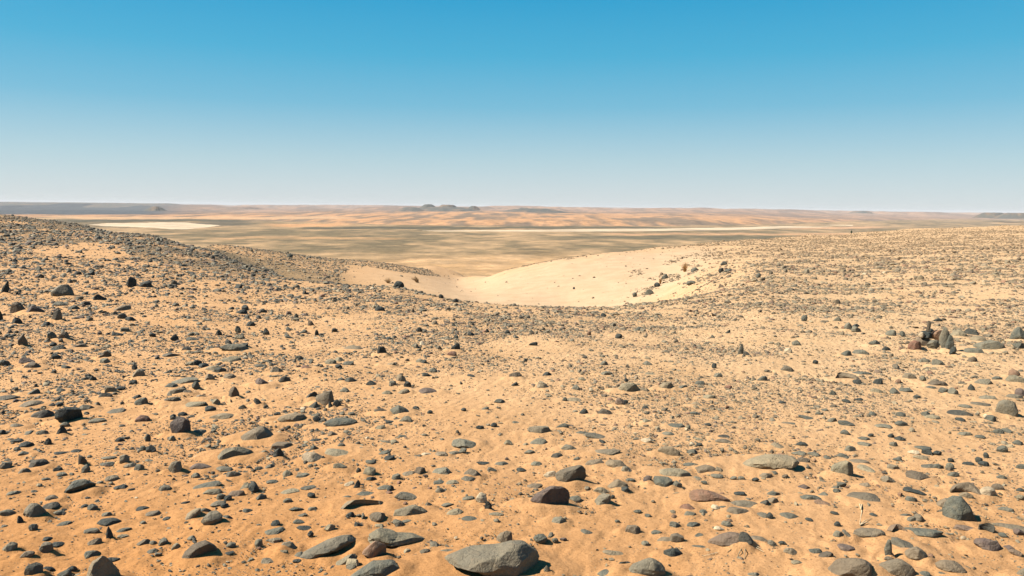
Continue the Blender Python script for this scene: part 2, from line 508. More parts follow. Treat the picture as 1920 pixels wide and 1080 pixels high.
for a in [(838, 120, 388.6, 398, 8000, .3, 31), (1000, 110, 390.8, 397, 7200, .3, 32), (803, 27, 383.2, 390, 8200, .35, 1), (840, 30, 384.2, 391, 8200, .6, 2), (888, 18, 386.2, 391.5, 8300, .3, 3), (770, 44, 388.2, 394, 7800, .2, 11),
          (982, 24, 389.6, 395, 7300, .35, 5), (292, 22, 387.2, 392, 6900, .3, 7),
          (40, 330, 379.2, 387, 14500, .8, 9), (230, 160, 380.8, 387, 14800, .8, 10),
          (1614, 26, 395.4, 398.5, 14000, .6, 14), (1862, 30, 398.8, 406, 8600, .6, 18), (1908, 40, 399.4, 407, 8500, .5, 19)]:
    mesa(*a)

# ------------------------------------------------------------------ stones
import bmesh


def ico(n):
    bm = bmesh.new(); bmesh.ops.create_icosphere(bm, subdivisions=n, radius=1)
    v = np.array([q.co[:] for q in bm.verts]); v /= np.linalg.norm(v, axis=1)[:, None]
    f = np.array([[w_.index for w_ in q.verts] for q in bm.faces]); bm.free()
    return v, f


ICO = {n: ico(n) for n in (1, 2, 3, 4, 5)}
SHARP = {'r': (8, 11), 's': (7, 16), 't': (6, 22), 'b': (6, 26), 'l': (6, 18), 'R': (6, 18), 'd': (7, 18), 'a': (8, 10), 'c': (10, 18)}


CUTS = {'G3': (.12, 42, 0), 'FX': (.6, 18, 0), 'G2': (.38, 38, -.25), 'AX': (.22, 45, -.3), 'E0': (.1, 32, .1), 'C1': (.3, 35, 0), 'C9': (.5, 30, 0), 'F8': (.15, 30, -.1), 'AZ': (.35, 30, 0),
        'G6': (.6, 30, 0), 'H1': (.55, 15, 0), 'F5': (.55, 30, -.2), 'HF': (.75, 20, 0), 'E1': (.2, 60, -.2), 'B1': (.3, 60, 0), 'B3': (.3, 60, 0), 'E2': (.2, 80, -.5), 'BA': (.3, 45, -.1), 'B8': (.35, 50, 0), 'A3': (.3, 60, 0), 'A4': (.3, 60, 0), 'G5': (.5, 20, 0), 'H7': (.45, 40, -.2)}


def rock_unit(shape, seed, level, outline=None, key=None):
    """a stone filling -1..1 on every axis; x across, y away, z up"""
    g = np.random.default_rng(seed)
    d, f = ICO[level]
    nf, p = SHARP[shape]
    n = g.normal(size=(nf, 3)); n[:, 2] *= .8; n /= np.linalg.norm(n, axis=1)[:, None]
    n = np.concatenate([n, -n + g.normal(size=n.shape) * .45]); n /= np.linalg.norm(n, axis=1)[:, None]
    h = g.uniform(.72, 1.0, len(n))
    q = np.maximum(d @ n.T, 0) / h
    r = ((q ** p).sum(1) + (.82 ** p)) ** (-1 / p)
    for k in range(5):
        fr = g.normal(size=3) * (2.0 + 1.9 * k)
        r = r * (1 + .05 / (1 + .45 * k) * np.sin(d @ fr + g.uniform(0, 6)))
    v = d * r[:, None]
    if outline is not None:
        o = np.array(outline, float)
        c0 = (o.min(0) + o.max(0)) / 2; hs_ = (o.max(0) - o.min(0)) / 2
        o = (o - c0) / hs_; o[:, 1] *= -1
        c1 = o.mean(0); o = o - c1
        pts = []
        for a in range(len(o)):
            for s in np.linspace(0, 1, 12, endpoint=False): pts.append(o[a] * (1 - s) + o[(a + 1) % len(o)] * s)
        pts = np.array(pts); an = np.arctan2(pts[:, 1], pts[:, 0]); rd = np.hypot(pts[:, 0], pts[:, 1])
        od = np.argsort(an); an = an[od]; rd = rd[od]
        th = np.arctan2(d[:, 2], d[:, 0])
        rho = np.hypot(d[:, 0], d[:, 2])
        Rr = np.interp(th, an, rd, period=2 * math.pi)
        Rr = Rr * np.interp(rho, [0, .55, 1], [.55, .93, 1.0])
        wob = r / r.mean()
        ex = rho ** .75
        v = np.stack([Rr * ex * np.cos(th) * (1 + .35 * (wob - 1)) + c1[0], np.sign(d[:, 1]) * np.abs(d[:, 1]) ** .8 * wob, Rr * ex * np.sin(th) * (1 + .35 * (wob - 1)) + c1[1]], 1)
    v = v / np.abs(v).max(0)
    z01 = (v[:, 2] + 1) / 2
    if shape == 't':
        k = 1 - .66 * z01 ** 1.1
        sh = g.uniform(-.35, .35)
        v[:, 0] = v[:, 0] * k * 1.12 + sh * z01; v[:, 1] *= k
    elif shape in 'lR':
        s = -1 if shape == 'l' else 1
        k = .62 + .38 * np.clip(s * v[:, 0], -1, 1)
        v[:, 2] = -1 + (v[:, 2] + 1) * k
    elif shape == 'd':
        v[:, :2] *= (1 - .22 * z01 ** 2)[:, None]
    elif shape == 'a':
        w_ = v[:, 0]
        v[:, 1] = v[:, 1] * .5 - (w_ ** 2) * 1.3 + .5
        v[:, 2] *= (1 - .3 * w_ ** 2)
    nch = {1: 0, 2: 4, 3: 12, 4: 24, 5: 34}[level] // (2 if shape == 'r' else 1)
    if key in CUTS:
        t0, a0, z0 = CUTS[key]; n_ = np.array([math.cos(math.radians(a0)), -math.sin(math.radians(a0)), z0]); n_ /= np.linalg.norm(n_)
        q = v @ n_; v = v - np.maximum(q - q.max() * t0, 0)[:, None] * n_ * .97
    elif level >= 3 and shape != 's' and g.random() < (.9 if shape in 'bc' else .6):
        a_ = math.radians(g.uniform(8, 50)); n_ = np.array([math.cos(a_), -math.sin(a_), g.uniform(-.15, .3)]); n_ /= np.linalg.norm(n_)
        q = v @ n_; t = q.max() * (g.uniform(.5, .78) if outline is None else g.uniform(.6, .8))
        v = v - np.maximum(q - t, 0)[:, None] * n_ * .96
    for k in range(nch):
        n_ = g.normal(size=3); n_[2] = abs(n_[2]) * .8; n_ /= np.linalg.norm(n_)
        q = v @ n_; t = q.max() * g.uniform(.73, .95) if outline is None else q.max() * g.uniform(.84, .97)
        v = v - np.maximum(q - t, 0)[:, None] * n_ * .93
    if level >= 4:
        for k in range(6):
            fr = g.normal(size=3) * (9 + 5 * k)
            v = v * (1 + .007 / (1 + .3 * k) * np.sin(v @ fr + g.uniform(0, 6)))[:, None]
    v[:, 0] -= (v[:, 0].max() + v[:, 0].min()) / 2
    v[:, 0] /= np.abs(v[:, 0]).max()
    return v, f


TILES = {'A': (0, 560), 'B': (480, 560), 'C': (960, 560), 'D': (1440, 560), 'E': (0, 810), 'F': (480, 810), 'G': (960, 810), 'H': (1440, 810)}
CAT = {  # some small black entries are a neighbour's shaded right end, built as a stone
'E': """760 1050 200 230 tn0;1500 900 210 140 bk1;1435 800 50 30 rg;600 415 180 110 bm2;400 485 90 60 lg;265 600 120 100 bg3;375 565 110 65 bk;440 605 70 30 sg;820 685 135 60 sk4;825 765 40 80 tk;680 745 100 50 sm;925 740 95 25 sm;925 785 70 25 sn;480 688 90 30 sm;250 720 50 45 rm;360 805 55 25 sk;430 848 80 30 sk;350 880 75 85 rm;75 870 80 60 rg;205 930 80 60 bm;710 830 85 60 dm;700 915 100 70 dm;850 960 75 40 sk;540 1025 60 45 dk;365 1030 70 35 sk;260 1040 100 110 bm;480 1065 80 40 dm;1075 830 85 50 dm;1150 830 45 35 rg;1130 890 85 55 Rm;1225 825 60 50 rg;1190 915 45 25 sg;1320 865 55 55 rn;1730 845 65 40 dg;1720 918 70 25 sk;1710 640 70 40 sm;1590 655 130 105 rg5;1415 610 150 110 Rn6;1530 595 70 45 dg;1650 535 120 50 sg;1685 555 50 35 rk;1710 500 50 40 rk;1660 485 60 45 rg;1535 408 210 50 sm;1590 450 130 55 sn;1775 462 105 62 sp;1860 400 120 80 dn;1905 415 70 75 rk;1240 420 80 50 rg;1320 265 90 100 bg;1520 235 160 120 lp7;1760 315 110 75 dm;1680 275 110 50 sg;1770 145 240 130 dn8;1135 135 65 60 rk;1070 130 40 45 rg;620 215 50 75 bk9;645 280 50 50 rg;295 235 110 65 bk;200 100 85 45 dk;195 155 85 50 lm;460 155 80 25 sk;575 143 65 25 sk;435 278 55 30 dk;345 355 50 22 sm;465 320 60 30 sg;35 255 80 50 rg;60 610 80 40 sg;150 660 35 45 tk;840 352 85 50 dg;905 415 80 35 sk;985 432 45 18 sk;935 205 60 70 bg;975 250 80 50 sg;1045 270 60 50 bg;810 240 90 30 sm;820 195 95 25 sg;1120 215 50 20 sg;695 570 60 50 bm;630 555 50 20 sk;1070 575 80 35 dk;1145 605 100 60 Rm;1255 655 60 30 sk;805 615 60 30 sg;185 290 80 60 dg;100 460 80 35 sg;360 70 40 50 tk;900 55 60 35 dk;1110 45 35 50 rm;125 65 70 30 sk;1470 325 50 35 rg;1390 530 55 20 sk;1860 590 70 30 sm;1550 95 60 60 Rn""",
'F': """200 100 150 70 bm;170 160 70 80 bk;440 120 60 40 dm;430 190 150 90 bw0;505 200 25 35 rk;640 160 240 70 ln;860 228 70 40 rm;640 250 110 80 ln;960 155 80 25 sm;1000 195 75 35 rk;770 288 35 40 tk;850 300 90 75 rn;865 350 70 35 sk;1225 293 90 70 bk;1150 310 100 45 sg;1050 335 60 60 dg;1385 295 140 70 sg;1620 305 125 80 dm;1600 352 120 45 sm;1575 80 200 90 dg1;1700 232 90 35 bk;1840 235 110 45 dm;1770 280 70 40 dm;1385 165 105 45 dg;1490 155 90 45 dg;1550 140 60 40 rg;1275 165 70 25 sw;1380 375 90 30 sm;1470 380 95 40 sn;1385 438 80 50 dg;1590 498 85 35 sg;1690 500 75 90 bw2;1740 555 50 65 bk;970 420 110 45 sg;1010 425 50 45 rk;700 392 70 40 bw;755 395 55 65 tk;830 465 170 50 lm;690 495 80 35 sm;1150 470 210 90 lg;1290 550 75 60 dm;1165 590 250 120 dn3;1125 665 80 30 sg;1435 545 90 30 sg;1490 600 115 50 sn;1600 652 110 35 sm;1800 618 100 25 sn;800 550 300 95 an4;915 640 115 80 rm;705 620 60 35 dk;780 680 80 70 lk;240 445 150 60 Rn;395 420 110 40 sm;415 475 50 40 rk;40 490 70 55 dm;240 510 65 40 dg;300 580 95 25 sm;425 575 60 35 dg;150 695 65 55 bk;320 675 75 35 sm;360 725 100 35 sk;410 760 40 40 rk;555 715 75 50 rn;125 755 150 50 sg;140 810 90 45 dg;235 865 130 90 dg;190 915 90 60 rn;110 960 120 70 lg;310 970 60 30 sk;20 830 50 60 rg;540 875 380 165 cm5;660 955 165 90 Rn6;1020 800 420 130 cn7;890 890 160 150 be8;900 1035 310 170 cm9;1450 900 140 60 sg;1780 940 620 420 cgX;1862 790 110 130 tg;120 370 75 30 sm;350 330 90 35 sg;240 315 70 50 dn;105 260 80 40 dg;25 270 60 35 dm;640 100 50 35 rm;440 60 75 20 sk;1100 30 65 20 sm;1040 70 60 30 sn;1890 75 60 40 sn""",
'G': """200 70 130 60 dg;100 95 50 25 sn;430 115 130 60 dg;335 175 90 50 dk;130 150 75 35 dg;640 30 180 50 sm;680 65 50 40 lk;710 150 190 55 sg;625 230 140 65 dg;780 235 150 85 dn1;870 270 90 80 lg;1010 65 80 45 bw;190 240 90 50 dg;485 200 50 30 sg;440 325 210 170 cm2;285 315 90 60 tw;70 283 70 35 sk;170 400 110 40 sm;285 500 260 200 cp3;470 485 100 70 Rg;40 530 85 50 dg;345 660 125 75 dg;215 800 100 75 rm4;325 815 45 35 rm;385 808 50 30 rp;265 1040 50 70 sn;660 435 100 70 tn;680 510 110 100 rg5;755 487 30 30 rk;790 390 150 100 dn6;845 430 70 50 rk;885 357 65 20 sm;1015 355 60 70 bp;1130 370 130 100 bm7;1220 310 210 80 sn;1235 395 70 55 bg;1455 275 150 80 dm;1330 245 90 25 sm;1175 140 150 90 tn8;1350 147 75 35 dm;1580 70 100 40 sm;1590 25 90 45 lk;1400 55 65 20 sn;1405 97 45 25 rk;1170 15 90 35 dg;1535 328 85 35 sg;1660 343 50 25 sg;1720 343 50 25 sg;1825 355 50 35 rk;1440 378 45 30 rm;1390 343 60 22 sg;1904 235 412 160 cn9;1900 325 90 50 dg;1480 485 280 120 ceA;1320 560 120 65 deB;1335 612 80 45 dg;1285 503 90 30 sg;1440 595 65 45 lm;1525 567 60 35 rw;1580 567 60 25 sm;1730 530 190 75 dg;1700 595 160 80 dmC;1705 458 75 30 sk;1885 515 80 80 Rk;1880 620 90 45 sm;1605 690 70 45 rg;1220 695 75 60 bm;1360 693 90 50 sm;1550 722 70 30 sw;900 735 110 80 bmD;575 748 110 70 lm;790 672 35 25 rm;940 600 55 30 rm;1018 632 45 25 rm;1085 752 75 40 dm;1230 800 100 80 bm;1150 815 110 50 sm;1205 910 130 90 bkE;1000 835 55 40 dg;1405 783 75 40 sm;1410 867 120 25 sm;755 912 140 50 sn;1000 1030 260 200 cgF;855 1000 120 80 ak;725 1065 160 80 dmG;1640 825 300 130 cpH;1745 815 100 120 bkI;1850 805 125 50 sm;1805 1065 80 40 dg""",
'H': """70 90 110 70 ln;255 87 75 35 sk;260 215 90 60 bk;300 270 35 25 rk;140 275 60 60 rn;230 155 90 30 sg;340 165 80 30 sg;450 185 60 50 lm;560 180 75 30 sm;550 272 150 150 cn1;675 222 140 35 sg;740 270 130 60 ln;610 130 75 50 dg;715 50 80 35 dm;725 95 90 35 sg;770 25 35 25 rk;920 30 40 30 rk;990 52 70 30 sk;940 90 50 35 bg;1125 330 145 75 bk2;1155 120 100 35 sm;1190 150 60 40 rk;1265 160 55 35 bk;1140 190 90 45 dn;1090 150 70 30 sw;970 205 60 30 dm;940 265 80 50 dg;1170 250 120 50 Rm;1265 262 75 35 dm;1360 260 50 45 dg;1370 212 35 30 rk;1500 238 65 25 sk;1580 210 40 40 rk;1615 235 60 40 bk;1635 180 30 35 rk;1755 130 60 45 rm;1870 82 60 35 dm;1895 262 55 35 dm;1390 322 70 45 dm;1725 335 90 55 Rm;30 315 80 45 dm;900 360 90 65 rg;725 395 80 50 dg;270 410 85 40 dp;490 410 65 45 Rm;550 395 60 40 bm;515 445 50 40 rm;40 460 90 40 dm;40 515 80 55 dm;330 487 150 60 dm3;410 470 90 50 dg;410 530 110 40 se;715 493 220 75 dm4;1070 505 75 50 dm;1110 455 150 25 sk;1055 425 40 25 rk;1490 440 180 110 am5;1480 487 80 60 rn;1640 455 95 85 bw6;1725 420 75 60 tk;1890 437 45 25 rk;1895 495 50 40 rn;1340 540 115 90 bg;1450 610 190 180 cm7;1480 730 130 50 sp;1640 725 90 90 ak8;1820 720 190 40 sm;1765 775 60 30 sm;1880 760 60 40 rp;1640 860 140 100 bp9;1800 880 70 50 rp;1850 905 80 50 rp;1775 580 90 40 dg;1025 620 80 40 Rm;1070 645 75 65 Rm;1130 650 70 60 bm;790 620 50 25 sk;160 635 130 45 dm;310 655 55 25 sk;495 610 50 25 sk;520 690 40 35 rk;15 632 40 45 rk;525 775 65 60 rg;600 760 90 100 lm;760 760 190 90 cmA;980 740 130 80 ap;1150 765 220 60 cmB;900 880 50 125 tmC;1050 850 210 110 lmD;1110 920 130 115 bm;30 820 60 75 lm;105 830 50 28 sk;160 895 100 60 dg;325 890 120 60 Rm;415 915 115 60 RkE;590 870 130 60 dp;215 980 70 35 sn;610 1035 280 170 cmF;350 1070 110 45 dk;950 1015 240 155 cmG;1365 1010 165 110 bmH;1160 1070 80 40 dm;1335 1070 90 30 sm;1890 1045 110 120 RmI""",
'A': """140 65 90 90 tk0;270 65 110 90 lp;5 135 30 60 tk;130 165 55 60 tk;430 120 60 90 tm;450 40 90 40 dg;555 68 70 40 dm;345 188 50 28 sk;900 60 130 75 Rm1;985 150 70 30 sk;920 130 60 40 rm;175 315 55 90 tk2;390 280 50 50 bg;475 280 75 60 dm;400 340 40 30 rk;440 372 90 40 dm;605 345 125 65 Rk3;790 415 75 75 tk4;800 465 80 50 dg;220 450 110 80 lp;250 500 110 60 dk;505 503 80 60 lm;420 435 55 35 dk;880 260 70 35 lk;940 230 60 50 dg;1310 290 55 50 tk;1145 272 40 30 rk;1410 360 80 65 lk5;1450 305 90 35 sm;1280 420 120 40 sm;1760 365 190 75 bg6;1830 360 60 50 rk;1730 455 140 50 sn;1480 480 60 60 bk;1520 500 90 35 sk;1650 535 80 50 bk;1430 490 70 40 rn;1720 580 90 50 dg;1570 590 70 60 rg;1600 520 110 50 sn;1240 548 80 40 Rm;1045 560 80 70 dn;1010 515 35 35 rk;1000 625 50 35 dk;700 595 40 35 tk;1645 255 40 40 tk;1800 285 70 35 dn;1880 185 60 40 dk;1785 230 40 50 rm;1840 65 50 40 bk;1810 100 80 40 bk;240 695 90 60 Rm;470 675 70 50 lm;790 725 85 60 dk;900 670 70 30 sk;830 680 70 60 bn;1020 730 60 35 Rk;1060 775 80 60 bm;1395 690 95 55 Rk;1330 690 120 60 dg;1285 650 80 35 dm;1370 615 200 50 sg;1470 650 50 60 rm;1530 725 100 65 lg;1290 760 120 60 bm;1430 790 210 75 Rn7;1755 700 70 90 bk8;1620 775 60 50 dn;1820 810 55 35 dm;635 815 110 60 dm;320 870 135 65 dk9;525 880 150 125 ckX;870 845 130 35 sm;720 918 115 40 sg;1070 905 90 55 reY;1355 965 125 140 rpZ;1480 1000 110 40 sg;1670 880 170 60 dn;240 790 150 50 sg;60 750 140 35 sm;130 945 100 60 lg;200 1005 75 50 Rm;320 1005 75 40 dg;465 995 60 65 tk;490 945 60 35 sg;15 1005 40 30 rk;35 480 60 40 rm;445 797 45 25 rk;1370 865 60 30 sk;1300 885 40 35 rk;1580 825 70 40 bk""",
'B': """60 90 45 30 tk;300 130 35 35 tm;300 155 45 25 rn;413 182 45 60 tk0;458 252 30 45 tk;75 245 45 50 tm;355 235 60 45 Rm;590 235 40 30 rk;260 285 75 40 lm;930 80 75 40 bk;948 385 70 85 tk1;1000 285 55 40 lk;1225 228 45 40 tk;1345 178 50 50 tw2;1485 185 40 45 lm;1613 262 55 30 dk;1735 235 25 35 tk;1885 250 40 35 rk;1495 355 75 75 tk3;1470 410 70 50 be4;1500 285 35 35 rm;740 355 150 70 ln;630 440 80 70 ln;690 480 80 35 dm;560 475 80 45 dn;620 510 50 30 rk;325 437 60 40 dm;390 505 100 55 le;1000 480 90 60 Rn;1240 455 90 65 lg;1260 475 40 35 rk;1335 535 55 40 dm;1275 568 50 30 rk;1620 570 70 45 lk;40 500 80 25 sm;160 530 100 70 dg;65 615 120 90 lp5;215 600 80 65 tk6;635 607 60 35 dm;710 605 85 55 dm;865 635 75 50 dk;665 685 70 35 dg;1085 595 75 70 dn;1135 640 55 55 tk;1025 635 50 35 rg;1300 675 160 80 lp7;985 700 75 35 dn;1105 695 90 45 sn;405 710 100 90 Rk8;520 740 130 120 bg9;618 765 75 110 lk;565 785 40 75 lk;430 798 70 45 dm;20 760 60 90 lk;75 808 35 30 rm;940 825 110 90 lkA;1085 830 150 85 dgB;1120 905 95 60 dg;1200 815 50 25 sk;1305 850 40 30 rk;1555 833 40 25 rk;1705 820 80 45 Rm;1825 770 80 40 bm;270 890 190 85 bnC;160 865 45 30 rk;455 895 50 45 dk;630 925 230 80 cmD;590 1005 95 70 lm;935 965 75 40 dn;1010 915 70 40 lk;1680 965 60 35 dk;1785 945 45 35 rk;20 1010 230 150 dgE""",
'C': """25 570 90 60 dk;20 640 50 30 sk;230 645 85 75 tw0;260 560 65 35 dk;160 335 60 35 tk;100 460 30 30 tk;800 275 50 45 bk;955 222 60 35 sm;690 480 60 40 dg;1015 480 70 35 dg;705 555 90 45 dg;530 595 70 50 ln;1045 560 90 35 ln;880 665 155 90 cn1;855 610 25 30 rk;1155 650 100 65 bn2;1275 650 80 65 Rm3;1615 235 40 45 Rk;1515 505 35 35 rk;1715 375 35 85 tm4;1765 400 60 55 lk5;815 770 80 70 bp6;855 770 30 30 rk;450 755 130 40 sn;395 757 35 35 rm;480 665 60 40 dg;595 685 30 30 rw;535 845 65 50 tk;690 850 110 60 tk7;1000 810 50 25 sk;1395 785 90 60 ln;1475 735 90 40 dn;1370 860 80 25 sm;1020 900 90 80 ln8;375 950 95 50 tm;205 985 165 75 cg9;520 1003 75 30 sm;1225 958 120 30 sm;1470 945 45 22 sk;1320 965 35 30 rn;30 925 75 40 lg;1405 630 70 30 sm;1625 663 50 30 re;1510 273 35 40 lm;1880 600 70 50 dm;1545 570 60 35 dg;685 120 40 30 tk""",
'D': """1197 205 24 85 tk0;1215 240 60 40 bk;1180 270 90 60 bk1;1145 270 35 40 bw2;1165 318 100 62 bk3;1100 355 80 80 re4;1260 265 75 90 be5;1235 345 75 80 bg6;1318 305 66 165 bg7;1362 335 52 118 tmJ;1385 395 36 60 bk8;925 255 70 60 bg9;1010 265 35 40 rm;660 230 60 40 rg;640 198 75 40 Rk;600 210 50 60 bg;270 145 40 45 rm;520 150 50 35 dg;1275 158 55 25 sk;1420 260 100 60 dn;1525 250 90 50 sk;1580 300 100 50 dn;1660 350 180 80 dgA;1540 395 110 60 dg;1530 458 60 45 dkB;1280 485 80 45 dg;1170 463 70 30 dg;1880 270 90 90 bmC;1880 350 60 40 rm;145 520 95 70 tmD;590 410 75 50 dm;690 400 110 50 dg;800 330 75 45 dm;885 375 55 30 dk;215 330 65 40 dg;150 385 50 40 rw;355 475 35 30 rk;590 580 150 75 am;670 620 60 35 sk;700 560 120 25 sm;825 620 60 45 dk;815 690 80 45 dn;950 690 60 45 dm;1035 685 80 30 sm;1060 580 90 65 dg;1160 600 40 35 rg;1270 635 130 50 skE;1205 660 80 40 Rm;1315 690 60 35 rm;1385 700 60 50 rg;1525 665 40 40 tk;1610 625 110 50 dg;1720 600 65 30 sm;1845 560 60 50 reF;1860 610 120 60 dnG;1890 710 60 50 rp;1840 730 100 40 sm;1650 740 100 50 dg;1785 830 120 120 cgH;1660 900 70 50 dm;1435 855 155 60 skI;1440 905 60 30 sk;995 865 60 40 dm;590 935 110 40 sm;480 910 60 40 dg;285 893 100 28 sm;160 930 100 40 Rm;577 1000 60 40 dm;485 705 50 40 dm;590 768 60 28 sk;675 748 60 35 Rk;105 775 50 22 sk;425 835 50 22 sm;385 862 50 22 sm;1115 733 45 25 sk;1180 865 50 35 bm;785 862 50 30 sm;1590 790 110 40 sm;1475 805 80 25 sg;1730 1000 60 35 dm;1790 990 60 30 sm;1590 1035 60 25 sm;1475 1018 80 30 sg;1230 890 90 30 sn;1000 940 80 45 bm;860 960 120 40 sg""",
}
